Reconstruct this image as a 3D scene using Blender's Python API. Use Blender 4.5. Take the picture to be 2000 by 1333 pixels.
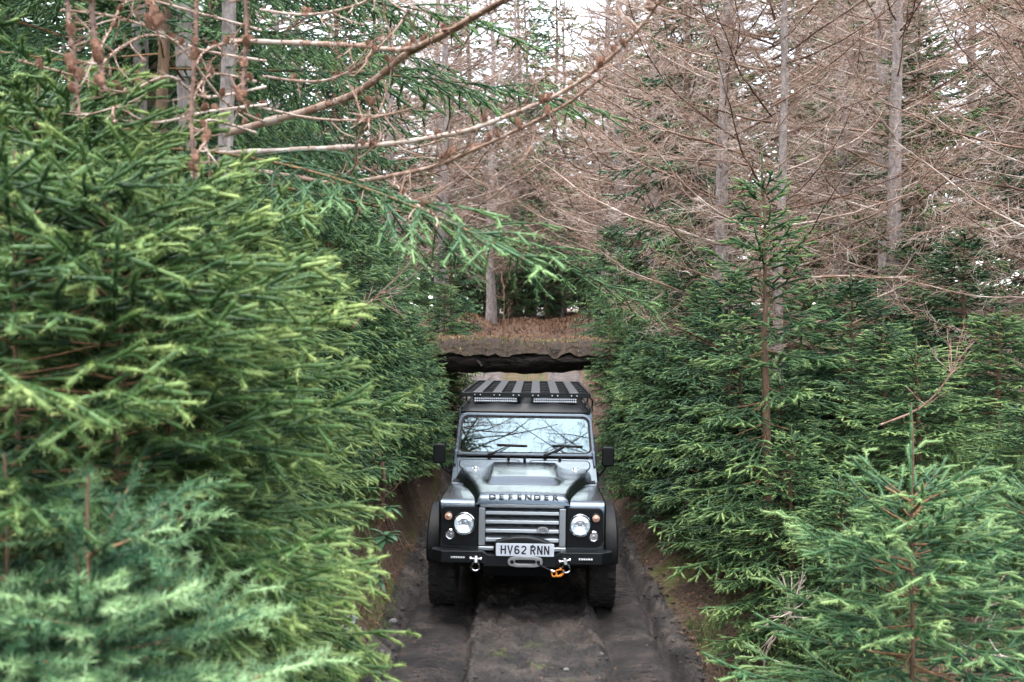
import bpy, bmesh, math, random
import numpy as np
from mathutils import Vector, Matrix

for o in list(bpy.data.objects):
    bpy.data.objects.remove(o)
SC = bpy.context.scene
COL = SC.collection
R = math.radians
random.seed(7)
rng = np.random.default_rng(7)

# ------------------------------------------------------------------ camera
cam_d = bpy.data.cameras.new('camera')
cam = bpy.data.objects.new('camera', cam_d)
COL.objects.link(cam)
cam.location = (0, 0, 2.58)
cam.rotation_euler = (R(90 - 0.19), 0, 0)
cam_d.sensor_width = 36
cam_d.lens = 35
cam_d.clip_start = 0.05
cam_d.clip_end = 600
cam_d.dof.use_dof = True
cam_d.dof.focus_distance = 9.6
cam_d.dof.aperture_fstop = 3.8
SC.camera = cam

# ------------------------------------------------------------------ sky, sun, exposure
SUN_EL, SUN_AZ = 80, 200
w = bpy.data.worlds.new('World')
SC.world = w
w.use_nodes = True
nt = w.node_tree
nt.nodes.clear()
sky = nt.nodes.new('ShaderNodeTexSky')
sky.sky_type = 'NISHITA'
sky.sun_disc = False
sky.sun_elevation = R(SUN_EL)
sky.sun_rotation = R(SUN_AZ)
sky.dust_density = 1.5
sky.air_density = 1.0
hs = nt.nodes.new('ShaderNodeHueSaturation')
hs.inputs['Saturation'].default_value = 0.35
bg = nt.nodes.new('ShaderNodeBackground')
bg.inputs[1].default_value = 0.15
wo = nt.nodes.new('ShaderNodeOutputWorld')
nt.links.new(sky.outputs[0], hs.inputs['Color'])
nt.links.new(hs.outputs[0], bg.inputs[0])
nt.links.new(bg.outputs[0], wo.inputs[0])
sd = bpy.data.lights.new('sun', 'SUN')
sd.energy = 1.4
sd.angle = R(70)
sd.color = (1.0, 0.96, 0.9)
sun = bpy.data.objects.new('sun', sd)
COL.objects.link(sun)
sun.rotation_euler = (R(90 - SUN_EL), 0, R(180 - SUN_AZ))
SC.view_settings.view_transform = 'Standard'
SC.view_settings.look = 'None'
SC.view_settings.exposure = 2.75
SC.view_settings.gamma = 1.0
SC.cycles.max_bounces = 4
SC.cycles.diffuse_bounces = 2
SC.cycles.glossy_bounces = 2
SC.cycles.transmission_bounces = 2
SC.cycles.use_adaptive_sampling = True
SC.cycles.adaptive_threshold = 0.03
SC.cycles.caustics_reflective = False
SC.cycles.caustics_refractive = False
SC.cycles.transparent_max_bounces = 8

# ------------------------------------------------------------------ materials
MATS = {}


def newmat(name):
    m = bpy.data.materials.new(name)
    m.use_nodes = True
    n = m.node_tree.nodes
    return m, n, m.node_tree.links, n['Principled BSDF']


def plain(name, col, rough=0.5, metal=0.0, coat=0.0, spec=0.5, emit=None, bump=0.0, bscale=60.0, var=0.0):
    m, n, l, p = newmat(name)
    p.inputs['Base Color'].default_value = (*col, 1)
    p.inputs['Roughness'].default_value = rough
    p.inputs['Metallic'].default_value = metal
    p.inputs['Coat Weight'].default_value = coat
    p.inputs['Coat Roughness'].default_value = 0.08
    p.inputs['Specular IOR Level'].default_value = spec
    tc = n.new('ShaderNodeTexCoord')
    if bump or var:
        tx = n.new('ShaderNodeTexNoise')
        tx.inputs['Scale'].default_value = bscale
        tx.inputs['Detail'].default_value = 5
        l.new(tc.outputs['Object'], tx.inputs['Vector'])
    if bump:
        b = n.new('ShaderNodeBump')
        b.inputs['Strength'].default_value = bump
        b.inputs['Distance'].default_value = 0.01
        l.new(tx.outputs['Fac'], b.inputs['Height'])
        l.new(b.outputs['Normal'], p.inputs['Normal'])
    if var:
        rp = n.new('ShaderNodeValToRGB')
        rp.color_ramp.elements[0].position = 0.3
        rp.color_ramp.elements[1].position = 0.7
        rp.color_ramp.elements[0].color = (*[c * (1 - var) for c in col], 1)
        rp.color_ramp.elements[1].color = (*[min(1, c * (1 + var)) for c in col], 1)
        l.new(tx.outputs['Fac'], rp.inputs[0])
        l.new(rp.outputs[0], p.inputs['Base Color'])
    if emit:
        p.inputs['Emission Color'].default_value = (*emit[0], 1)
        p.inputs['Emission Strength'].default_value = emit[1]
    MATS[name] = m
    return m


def foliage(name, dark, mid, tip, rough=0.5, thin=0.25):
    m, n, l, p = newmat(name)
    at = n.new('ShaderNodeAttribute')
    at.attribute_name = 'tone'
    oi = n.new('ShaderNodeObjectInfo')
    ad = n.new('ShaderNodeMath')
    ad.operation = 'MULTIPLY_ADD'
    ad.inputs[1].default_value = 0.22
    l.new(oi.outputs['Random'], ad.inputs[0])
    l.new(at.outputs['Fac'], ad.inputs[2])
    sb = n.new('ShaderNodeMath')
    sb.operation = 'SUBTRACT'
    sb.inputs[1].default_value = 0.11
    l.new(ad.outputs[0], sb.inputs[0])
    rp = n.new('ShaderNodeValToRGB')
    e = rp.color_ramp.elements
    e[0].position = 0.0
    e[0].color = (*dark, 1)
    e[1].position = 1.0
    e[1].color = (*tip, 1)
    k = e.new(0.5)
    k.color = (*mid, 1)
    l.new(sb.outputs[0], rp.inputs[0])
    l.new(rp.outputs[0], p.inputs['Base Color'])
    p.inputs['Roughness'].default_value = rough
    p.inputs['Specular IOR Level'].default_value = 0.35
    tr = n.new('ShaderNodeBsdfTranslucent')
    l.new(rp.outputs[0], tr.inputs['Color'])
    mx = n.new('ShaderNodeMixShader')
    mx.inputs[0].default_value = thin
    l.new(p.outputs[0], mx.inputs[1])
    l.new(tr.outputs[0], mx.inputs[2])
    l.new(mx.outputs[0], n['Material Output'].inputs[0])
    MATS[name] = m
    return m


def twocol(name, c1, c2, scale, rough=0.85, bump=0.5, c3=None, bscale=None, bdist=0.02, stretch=(1, 1, 1), spec=0.3):
    """noise between two or three colours with bump"""
    m, n, l, p = newmat(name)
    tc = n.new('ShaderNodeTexCoord')
    mp = n.new('ShaderNodeMapping')
    mp.inputs['Scale'].default_value = stretch
    l.new(tc.outputs['Object'], mp.inputs['Vector'])
    a = n.new('ShaderNodeTexNoise')
    a.inputs['Scale'].default_value = scale
    a.inputs['Detail'].default_value = 8
    a.inputs['Roughness'].default_value = 0.65
    l.new(mp.outputs[0], a.inputs['Vector'])
    rp = n.new('ShaderNodeValToRGB')
    e = rp.color_ramp.elements
    e[0].position = 0.35
    e[0].color = (*c1, 1)
    e[1].position = 0.65
    e[1].color = (*c2, 1)
    if c3:
        k = e.new(0.72)
        k.color = (*c3, 1)
    l.new(a.outputs['Fac'], rp.inputs[0])
    l.new(rp.outputs[0], p.inputs['Base Color'])
    p.inputs['Roughness'].default_value = rough
    p.inputs['Specular IOR Level'].default_value = spec
    b = n.new('ShaderNodeBump')
    b.inputs['Strength'].default_value = bump
    b.inputs['Distance'].default_value = bdist
    a2 = n.new('ShaderNodeTexNoise')
    a2.inputs['Scale'].default_value = bscale or scale * 4
    a2.inputs['Detail'].default_value = 8
    l.new(mp.outputs[0], a2.inputs['Vector'])
    l.new(a2.outputs['Fac'], b.inputs['Height'])
    l.new(b.outputs['Normal'], p.inputs['Normal'])
    MATS[name] = m
    return m


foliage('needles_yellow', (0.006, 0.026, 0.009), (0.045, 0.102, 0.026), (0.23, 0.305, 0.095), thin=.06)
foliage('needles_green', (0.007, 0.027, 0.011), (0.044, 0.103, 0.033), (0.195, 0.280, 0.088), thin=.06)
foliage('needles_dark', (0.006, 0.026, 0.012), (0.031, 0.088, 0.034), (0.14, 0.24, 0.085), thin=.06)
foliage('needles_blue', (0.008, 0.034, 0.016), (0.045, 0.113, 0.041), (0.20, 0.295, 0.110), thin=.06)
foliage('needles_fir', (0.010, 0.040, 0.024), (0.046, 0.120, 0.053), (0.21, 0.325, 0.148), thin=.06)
foliage('leaf_green', (0.02, 0.06, 0.03), (0.05, 0.12, 0.06), (0.12, 0.2, 0.1), 0.3)
foliage('grass_green', (0.03, 0.06, 0.02), (0.06, 0.12, 0.03), (0.16, 0.2, 0.06), 0.6)
foliage('grass_dry', (0.10, 0.07, 0.04), (0.22, 0.15, 0.085), (0.42, 0.33, 0.2), 0.7)
foliage('litter', (0.05, 0.025, 0.014), (0.15, 0.07, 0.035), (0.32, 0.19, 0.10), 0.7)
foliage('moss', (0.03, 0.045, 0.012), (0.08, 0.10, 0.022), (0.19, 0.19, 0.05), 0.8)
foliage('larch_twig', (0.06, 0.030, 0.021), (0.225, 0.135, 0.094), (0.51, 0.44, 0.39), 0.7, 0.0)
twocol('bark_spruce', (0.06, 0.04, 0.028), (0.16, 0.10, 0.06), 20, stretch=(1, 1, .4))
twocol('bark_larch', (0.14, 0.115, 0.105), (0.34, 0.30, 0.285), 26, c3=(0.45, 0.43, 0.42), stretch=(1, 1, .5))
twocol('bark_dark', (0.004, 0.0035, 0.003), (0.020, 0.014, 0.011), 9, c3=(.03, .034, .012), stretch=(.3, 1, 1), bump=1.0, bdist=0.05)
twocol('twig_brown', (0.10, 0.05, 0.025), (0.26, 0.15, 0.075), 30)
twocol('cone', (0.22, 0.11, 0.07), (0.46, 0.26, 0.18), 90, bump=0.8)
twocol('stone', (0.10, 0.10, 0.10), (0.24, 0.23, 0.22), 14)
twocol('soil_roots', (0.02, 0.014, 0.01), (0.07, 0.045, 0.03), 6)

# ------------------------------------------------------------------ object helpers


def link(o, parent=None):
    COL.objects.link(o)
    if parent:
        o.parent = parent
    return o


def thing(name, label, cat, loc=(0, 0, 0), rz=0.0, group=None):
    o = bpy.data.objects.new(name, None)
    o.empty_display_size = 0.2
    o.location = loc
    o.rotation_euler = (0, 0, rz)
    return tag(link(o), label, cat, group)


def tag(o, label=None, cat=None, group=None, kind=None):
    for k, v in (('label', label), ('category', cat), ('group', group), ('kind', kind)):
        if v:
            o[k] = v
    return o


def meshobj(name, me, mat, parent=None):
    o = bpy.data.objects.new(name, me)
    if mat and not me.materials:
        me.materials.append(MATS[mat] if isinstance(mat, str) else mat)
    return link(o, parent)


def arr_mesh(name, V, F, mat=None, tone=None, smooth=False):
    V = np.asarray(V, dtype=np.float32)
    F = np.asarray(F, dtype=np.int32)
    me = bpy.data.meshes.new(name)
    k = F.shape[1]
    me.vertices.add(len(V))
    me.vertices.foreach_set('co', V.ravel())
    me.loops.add(F.size)
    me.loops.foreach_set('vertex_index', F.ravel())
    me.polygons.add(len(F))
    me.polygons.foreach_set('loop_start', np.arange(0, F.size, k, dtype=np.int32))
    if smooth:
        me.polygons.foreach_set('use_smooth', np.ones(len(F), dtype=bool))
    if tone is not None:
        at = me.attributes.new('tone', 'FLOAT', 'POINT')
        at.data.foreach_set('value', np.asarray(tone, dtype=np.float32))
    me.update(calc_edges=True)
    if mat:
        me.materials.append(MATS[mat])
    return me


def norm(a):
    return a / np.maximum(np.linalg.norm(a, axis=-1, keepdims=True), 1e-9)


def vnoise(x, y, seed=0):
    """value noise, vectorised"""
    x = np.asarray(x, dtype=np.float64)
    y = np.asarray(y, dtype=np.float64)
    xi = np.floor(x).astype(np.int64)
    yi = np.floor(y).astype(np.int64)
    fx = x - xi
    fy = y - yi
    fx = fx * fx * (3 - 2 * fx)
    fy = fy * fy * (3 - 2 * fy)

    def h(a, b):
        n = (a * 374761393 + b * 668265263 + seed * 1442695041) & 0x7fffffff
        n = ((n ^ (n >> 13)) * 1274126177) & 0x7fffffff
        n = (n ^ (n >> 16)) & 0x7fffffff
        return n / 0x7fffffff
    return ((h(xi, yi) * (1 - fx) + h(xi + 1, yi) * fx) * (1 - fy) + (h(xi, yi + 1) * (1 - fx) + h(xi + 1, yi + 1) * fx) * fy) * 2 - 1


def fbm(x, y, oct=4, seed=0):
    s = 0
    a = 1.0
    t = 0
    for i in range(oct):
        s = s + a * vnoise(x * 2 ** i, y * 2 ** i, seed + i)
        t += a
        a *= 0.5
    return s / t


def sstep(a, b, x):
    t = np.clip((np.asarray(x, dtype=float) - a) / (b - a), 0, 1)
    return t * t * (3 - 2 * t)


# ------------------------------------------------------------------ terrain
FOOT_L, FOOT_R = -1.12, 1.42


def bend(y):
    y = np.asarray(y, dtype=float)
    return np.where(y < 5, 0.55 * ((5 - y) / 5) ** 2 * np.where(y < 5, 1, 0), 0) + 0.012 * np.clip(y - 12, 0, 30)


def track_z(y):
    return np.interp(y, [-20, 13.5, 16, 20, 24, 34, 45, 80, 150], [0, 0, 0.12, 0.85, 1.70, 2.75, 3.55, 4.6, 6.5])


def bank_z(y):
    return np.interp(y, [-20, 3, 6, 9, 12, 15, 20, 24, 34, 45, 80, 150], [1.1, 1.1, 1.05, 1.15, 1.7, 2.4, 2.65, 2.9, 3.3, 3.62, 4.8, 6.8])


def ground(x, y):
    x = np.asarray(x, dtype=float)
    y = np.asarray(y, dtype=float)
    u = x - bend(y)
    tz = track_z(y)
    h = np.maximum(bank_z(y) - tz, 0)
    n1 = fbm(x * 1.1, y * 1.1, 4, 3)
    n2 = fbm(x * 7, y * 7, 3, 11)
    wl = 0.75
    wr = np.interp(y, [6, 9, 13, 16], [2.0, 1.6, 1.1, 0.9])
    L = np.clip((FOOT_L + 0.12 * n1 - u) / wl, 0, None)
    Rr = np.clip((u - FOOT_R - 0.12 * n1) / wr, 0, None)
    k = np.where(u < 0, L, Rr)
    prof = np.where(k < 1, 0.35 * k + 0.65 * (k * k * (3 - 2 * k)), 1 + 0.05 * np.minimum(k - 1, 8))
    z = tz + h * prof
    off = np.clip(k * 3, 0, 1)
    z = z + off * (0.10 * n1 + 0.05 * n2) + 0.12 * off * fbm(x * .3, y * .3, 2, 5)
    # ruts and mud relief on the track
    on = 1 - off
    far = sstep(14, 20, y)
    wob = 0.06 * fbm(y * 0.8, y * 0 + 1.7, 3, 21) + 0.03 * fbm(x * 4, y * 5, 3, 22)
    lt = sstep(-1.10, -0.94, u + wob) * (1 - sstep(-0.46, -0.30, u + wob))
    rt = sstep(0.66, 0.86, u + wob) * (1 - sstep(1.24, 1.38, u + wob))
    z = z - on * 0.032 * (lt + rt)
    lug = np.sin(2 * np.pi * (y + 0.30 * np.abs(np.where(u < 0.2, u + 0.68, u - 1.06)) + 0.04 * fbm(x * 3, y * 3, 2, 61)) / 0.105)
    tread = np.clip(1 - np.abs(np.where(u < 0.2, u + 0.68 - 0.08 * np.sin(y * .9), u - 1.06 + 0.05 * np.sin(y * 1.1))) / 0.17, 0, 1) ** .4
    z = z + on * (1 - far) * (lt + rt) * tread * 0.022 * np.clip(lug * 1.6, -1, 1) * np.clip(.5 + fbm(x * 1.7, y * 1.7, 2, 63) * 1.6, 0, 1)
    ridge = np.exp(-((u + wob + 0.30) / 0.045) ** 2) * 0.06 + np.exp(-((u + wob - 0.70) / 0.06) ** 2) * 0.05 + np.exp(-((u + wob - 1.39) / 0.05) ** 2) * 0.06
    groove = np.exp(-((u + wob + 0.375) / 0.032) ** 2) * 0.055 + np.exp(-((u + wob - 1.29) / 0.032) ** 2) * 0.085 + np.exp(-((u + wob + 0.98) / 0.035) ** 2) * 0.04 + np.exp(-((u + wob - 0.80) / 0.03) ** 2) * 0.03
    z = z + on * (1 - far) * (ridge * (0.6 + 0.7 * n2) - groove)
    rough = 0.03 * fbm(x * 7, y * 4, 4, 31) + 0.035 * np.abs(fbm(x * 13, y * 10, 3, 41)) + 0.02 * np.clip(fbm(x * 3, y * 2, 3, 44), 0, 1)
    mid = (1 - lt) * (1 - rt)
    z = z + on * (rough * (0.3 + 1.3 * mid)) + on * mid * 0.018 * sstep(-0.3, 0.2, u) * (1 - sstep(0.2, 0.8, u))
    # churned edges beside the tyre paths
    edge = sstep(1.36, 1.45, u) + (1 - sstep(-1.12, -1.02, u))
    z = z + on * edge * 0.09 * np.abs(fbm(x * 10, y * 8, 3, 51))
    return z


def gz(x, y):
    return float(ground(np.array([x]), np.array([y]))[0])


def grid_mesh(name, us, ys, mat):
    U, Y = np.meshgrid(us, ys)
    X = U + bend(Y)
    Z = ground(X, Y)
    V = np.stack([X, Y, Z], -1).reshape(-1, 3)
    nu, ny = len(us), len(ys)
    i = np.arange(ny - 1)[:, None] * nu + np.arange(nu - 1)[None, :]
    F = np.stack([i, i + 1, i + 1 + nu, i + nu], -1).reshape(-1, 4)
    return arr_mesh(name, V, F, mat, smooth=True)


def ground_material():
    m, n, l, p = newmat('bank_soil')
    tc = n.new('ShaderNodeTexCoord')

    def noise(s, d=8):
        a = n.new('ShaderNodeTexNoise')
        a.inputs['Scale'].default_value = s
        a.inputs['Detail'].default_value = d
        a.inputs['Roughness'].default_value = 0.65
        l.new(tc.outputs['Object'], a.inputs['Vector'])
        return a

    def ramp(src, stops):
        r = n.new('ShaderNodeValToRGB')
        e = r.color_ramp.elements
        e[0].position, e[0].color = stops[0][0], (*stops[0][1], 1)
        e[1].position, e[1].color = stops[-1][0], (*stops[-1][1], 1)
        for q, c in stops[1:-1]:
            k = e.new(q)
            k.color = (*c, 1)
        l.new(src, r.inputs[0])
        return r
    a = noise(38)
    soil = ramp(a.outputs['Fac'], [(0.3, (0.018, 0.012, 0.009)), (0.5, (0.05, 0.032, 0.022)), (0.62, (0.13, 0.07, 0.04)), (0.75, (0.24, 0.14, 0.08))])
    b = noise(1.4)
    moss = ramp(noise(60).outputs['Fac'], [(0.3, (0.03, 0.04, 0.012)), (0.7, (0.12, 0.125, 0.03))])
    f = ramp(b.outputs['Fac'], [(0.52, (0, 0, 0)), (0.62, (1, 1, 1))])
    mx = n.new('ShaderNodeMixRGB')
    l.new(f.outputs[0], mx.inputs[0])
    l.new(soil.outputs[0], mx.inputs[1])
    l.new(moss.outputs[0], mx.inputs[2])
    # rust-brown fallen needles far up the slope
    sx = n.new('ShaderNodeSeparateXYZ')
    l.new(tc.outputs['Object'], sx.inputs[0])
    mr = n.new('ShaderNodeMapRange')
    mr.inputs[1].default_value = 15
    mr.inputs[2].default_value = 17
    l.new(sx.outputs['Y'], mr.inputs[0])
    dn = ramp(noise(14).outputs['Fac'], [(0.3, (0.04, 0.024, 0.016)), (0.55, (0.115, 0.068, 0.046)), (0.75, (0.24, 0.155, 0.115))])
    mx2 = n.new('ShaderNodeMixRGB')
    l.new(mr.outputs[0], mx2.inputs[0])
    l.new(mx.outputs[0], mx2.inputs[1])
    l.new(dn.outputs[0], mx2.inputs[2])
    l.new(mx2.outputs[0], p.inputs['Base Color'])
    p.inputs['Roughness'].default_value = 0.9
    bp = n.new('ShaderNodeBump')
    bp.inputs['Strength'].default_value = 0.9
    bp.inputs['Distance'].default_value = 0.02
    l.new(noise(55).outputs['Fac'], bp.inputs['Height'])
    l.new(bp.outputs['Normal'], p.inputs['Normal'])
    MATS['bank_soil'] = m
    # ---- track
    m, n, l, p = newmat('mud')
    tc = n.new('ShaderNodeTexCoord')
    a = noise(3.2)
    mud = ramp(a.outputs['Fac'], [(0.30, (0.009, 0.0085, 0.0095)), (0.46, (0.028, 0.025, 0.025)), (0.56, (0.058, 0.050, 0.046)), (0.70, (0.125, 0.106, 0.094))])
    fine = ramp(noise(70).outputs['Fac'], [(0.3, (0.35, 0.35, 0.36)), (0.7, (1.6, 1.5, 1.4))])
    mu = n.new('ShaderNodeMixRGB')
    mu.blend_type = 'MULTIPLY'
    mu.inputs[0].default_value = 1
    l.new(mud.outputs[0], mu.inputs[1])
    l.new(fine.outputs[0], mu.inputs[2])
    sx = n.new('ShaderNodeSeparateXYZ')
    l.new(tc.outputs['Object'], sx.inputs[0])
    def band(c, h, soft):
        q1 = n.new('ShaderNodeMath')
        q1.operation = 'SUBTRACT'
        q1.inputs[1].default_value = c
        l.new(sx.outputs['X'], q1.inputs[0])
        q2 = n.new('ShaderNodeMath')
        q2.operation = 'ABSOLUTE'
        l.new(q1.outputs[0], q2.inputs[0])
        q3 = n.new('ShaderNodeMapRange')
        q3.inputs[1].default_value = h + soft
        q3.inputs[2].default_value = h
        l.new(q2.outputs[0], q3.inputs[0])
        return q3
    bsum = n.new('ShaderNodeMath')
    bsum.operation = 'ADD'
    l.new(band(-0.67, 0.26, 0.10).outputs[0], bsum.inputs[0])
    l.new(band(1.06, 0.22, 0.10).outputs[0], bsum.inputs[1])
    wet = n.new('ShaderNodeMixRGB')
    wet.blend_type = 'MULTIPLY'
    l.new(bsum.outputs[0], wet.inputs[0])
    l.new(mu.outputs[0], wet.inputs[1])
    wet.inputs[2].default_value = (0.66, 0.64, 0.66, 1)
    mu = wet
    # moss in the middle, near the camera only where the strip is left alone by wheels
    mm = ramp(noise(2.6).outputs['Fac'], [(0.57, (0, 0, 0)), (0.63, (1, 1, 1))])
    xr = n.new('ShaderNodeMapRange')
    xr.inputs[1].default_value = 0.42
    xr.inputs[2].default_value = 0.22
    ax = n.new('ShaderNodeMath')
    ax.operation = 'SUBTRACT'
    ax.inputs[1].default_value = 0.1
    l.new(sx.outputs['X'], ax.inputs[0])
    ab = n.new('ShaderNodeMath')
    ab.operation = 'ABSOLUTE'
    l.new(ax.outputs[0], ab.inputs[0])
    l.new(ab.outputs[0], xr.inputs[0])
    yr = n.new('ShaderNodeMapRange')
    yr.inputs[1].default_value = 8.6
    yr.inputs[2].default_value = 8.0
    l.new(sx.outputs['Y'], yr.inputs[0])
    m1 = n.new('ShaderNodeMath')
    m1.operation = 'MULTIPLY'
    l.new(xr.outputs[0], m1.inputs[0])
    l.new(yr.outputs[0], m1.inputs[1])
    m2 = n.new('ShaderNodeMath')
    m2.operation = 'MULTIPLY'
    l.new(m1.outputs[0], m2.inputs[0])
    l.new(mm.outputs[0], m2.inputs[1])
    mg = n.new('ShaderNodeMixRGB')
    l.new(m2.outputs[0], mg.inputs[0])
    l.new(mu.outputs[0], mg.inputs[1])
    mg.inputs[2].default_value = (0.075, 0.095, 0.03, 1)
    # beyond the bridge: stony wheel paths and a grassy middle
    fr = n.new('ShaderNodeMapRange')
    fr.inputs[1].default_value = 18
    fr.inputs[2].default_value = 20
    l.new(sx.outputs['Y'], fr.inputs[0])
    st = ramp(noise(9).outputs['Fac'], [(0.35, (0.07, 0.055, 0.05)), (0.6, (0.15, 0.13, 0.125)), (0.75, (0.32, 0.30, 0.295))])
    gm = ramp(noise(8).outputs['Fac'], [(0.35, (0.10, 0.055, 0.03)), (0.50, (0.13, 0.085, 0.045)), (0.58, (0.06, 0.08, 0.022))])
    aw = n.new('ShaderNodeMath')
    aw.operation = 'SUBTRACT'
    aw.inputs[1].default_value = 0.32
    l.new(sx.outputs['X'], aw.inputs[0])
    ab2 = n.new('ShaderNodeMath')
    ab2.operation = 'ABSOLUTE'
    l.new(aw.outputs[0], ab2.inputs[0])
    wm = n.new('ShaderNodeMapRange')
    wm.inputs[1].default_value = 0.48
    wm.inputs[2].default_value = 0.58
    l.new(ab2.outputs[0], wm.inputs[0])
    sg = n.new('ShaderNodeMixRGB')
    l.new(wm.outputs[0], sg.inputs[0])
    l.new(gm.outputs[0], sg.inputs[1])
    l.new(st.outputs[0], sg.inputs[2])
    fin = n.new('ShaderNodeMixRGB')
    l.new(fr.outputs[0], fin.inputs[0])
    l.new(mg.outputs[0], fin.inputs[1])
    l.new(sg.outputs[0], fin.inputs[2])
    ff = n.new('ShaderNodeMapRange')
    ff.inputs[1].default_value = 29
    ff.inputs[2].default_value = 33
    l.new(sx.outputs['Y'], ff.inputs[0])
    dl = ramp(noise(14).outputs['Fac'], [(0.3, (0.04, 0.024, 0.016)), (0.55, (0.115, 0.068, 0.046)), (0.75, (0.24, 0.155, 0.115))])
    fn2 = n.new('ShaderNodeMixRGB')
    l.new(ff.outputs[0], fn2.inputs[0])
    l.new(fin.outputs[0], fn2.inputs[1])
    l.new(dl.outputs[0], fn2.inputs[2])
    l.new(fn2.outputs[0], p.inputs['Base Color'])
    rr = ramp(noise(2.1).outputs['Fac'], [(0.35, (0.30, 0.30, 0.30)), (0.65, (0.75, 0.75, 0.75))])
    l.new(rr.outputs[0], p.inputs['Roughness'])
    # tyre tread bars printed across the wheel paths (fine relief)
    wv = n.new('ShaderNodeTexWave')
    wv.bands_direction = 'Y'
    wv.inputs['Scale'].default_value = 9.5
    wv.inputs['Distortion'].default_value = 5
    wv.inputs['Detail'].default_value = 3
    wv.inputs['Detail Scale'].default_value = 2
    l.new(tc.outputs['Object'], wv.inputs['Vector'])
    bp = n.new('ShaderNodeBump')
    bp.inputs['Strength'].default_value = 0.15
    bp.inputs['Distance'].default_value = 0.006
    l.new(wv.outputs['Fac'], bp.inputs['Height'])
    bp2 = n.new('ShaderNodeBump')
    bp2.inputs['Strength'].default_value = 1.0
    bp2.inputs['Distance'].default_value = 0.035
    l.new(noise(45).outputs['Fac'], bp2.inputs['Height'])
    l.new(bp.outputs['Normal'], bp2.inputs['Normal'])
    l.new(bp2.outputs['Normal'], p.inputs['Normal'])
    MATS['mud'] = m


ground_material()
YS = np.concatenate([np.linspace(-12, 6.3, 30, endpoint=False), np.linspace(6.3, 10.6, 310, endpoint=False), np.linspace(10.6, 13, 70, endpoint=False), np.linspace(13, 50, 110, endpoint=False), np.linspace(50, 150, 40)])
u_tr = np.linspace(FOOT_L - 0.06, FOOT_R + 0.06, 131)
u_l = np.concatenate([-np.geomspace(70, 3, 24), np.linspace(-2.95, FOOT_L - 0.06, 40)])
u_r = np.concatenate([np.linspace(FOOT_R + 0.06, 4.0, 46), np.geomspace(4.1, 70, 24)])
tag(meshobj('track', grid_mesh('track', u_tr, YS, 'mud'), None), 'dark wet mud track with tyre ruts running under the vehicle', 'track', kind='structure')
tag(meshobj('ground', grid_mesh('ground_left', u_l, YS, 'bank_soil'), None), 'mossy earth bank and forest floor left of the track', 'ground', kind='structure')
tag(meshobj('ground', grid_mesh('ground_right', u_r, YS, 'bank_soil'), None), 'brown leaf-strewn bank and forest floor right of the track', 'ground', kind='structure')


# ------------------------------------------------------------------ vegetation generators
class Segs:
    """shoot / twig segments: start, end, radii, tone, order, leafiness"""

    def __init__(s):
        s.a, s.b, s.r0, s.r1, s.t, s.o, s.lf = [], [], [], [], [], [], []

    def add(s, a, b, r0, r1, t, o, lf):
        s.a.append(a)
        s.b.append(b)
        s.r0.append(r0)
        s.r1.append(r1)
        s.t.append(t)
        s.o.append(o)
        s.lf.append(lf)

    def np(s):
        return dict(a=np.array(s.a, float).reshape(-1, 3), b=np.array(s.b, float).reshape(-1, 3), r0=np.array(s.r0, float), r1=np.array(s.r1, float),
                    t=np.array(s.t, float), o=np.array(s.o), lf=np.array(s.lf, float))


def cat(ds):
    return {k: np.concatenate([d[k] for d in ds]) for k in ds[0]}


def xform(d, M, off, sc=1.0, dt=0.0):
    r = dict(d)
    r['a'] = (d['a'] * sc) @ M.T + off
    r['b'] = (d['b'] * sc) @ M.T + off
    r['r0'] = d['r0'] * sc
    r['r1'] = d['r1'] * sc
    r['t'] = d['t'] + dt
    return r


def rotm(az, el, roll):
    ca, sa, ce, se, cr, sr = math.cos(az), math.sin(az), math.cos(el), math.sin(el), math.cos(roll), math.sin(roll)
    Rz = np.array([[ca, -sa, 0], [sa, ca, 0], [0, 0, 1]])
    Ry = np.array([[ce, 0, -se], [0, 1, 0], [se, 0, ce]])
    Rx = np.array([[1, 0, 0], [0, cr, -sr], [0, sr, cr]])
    return Rz @ Ry @ Rx


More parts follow.
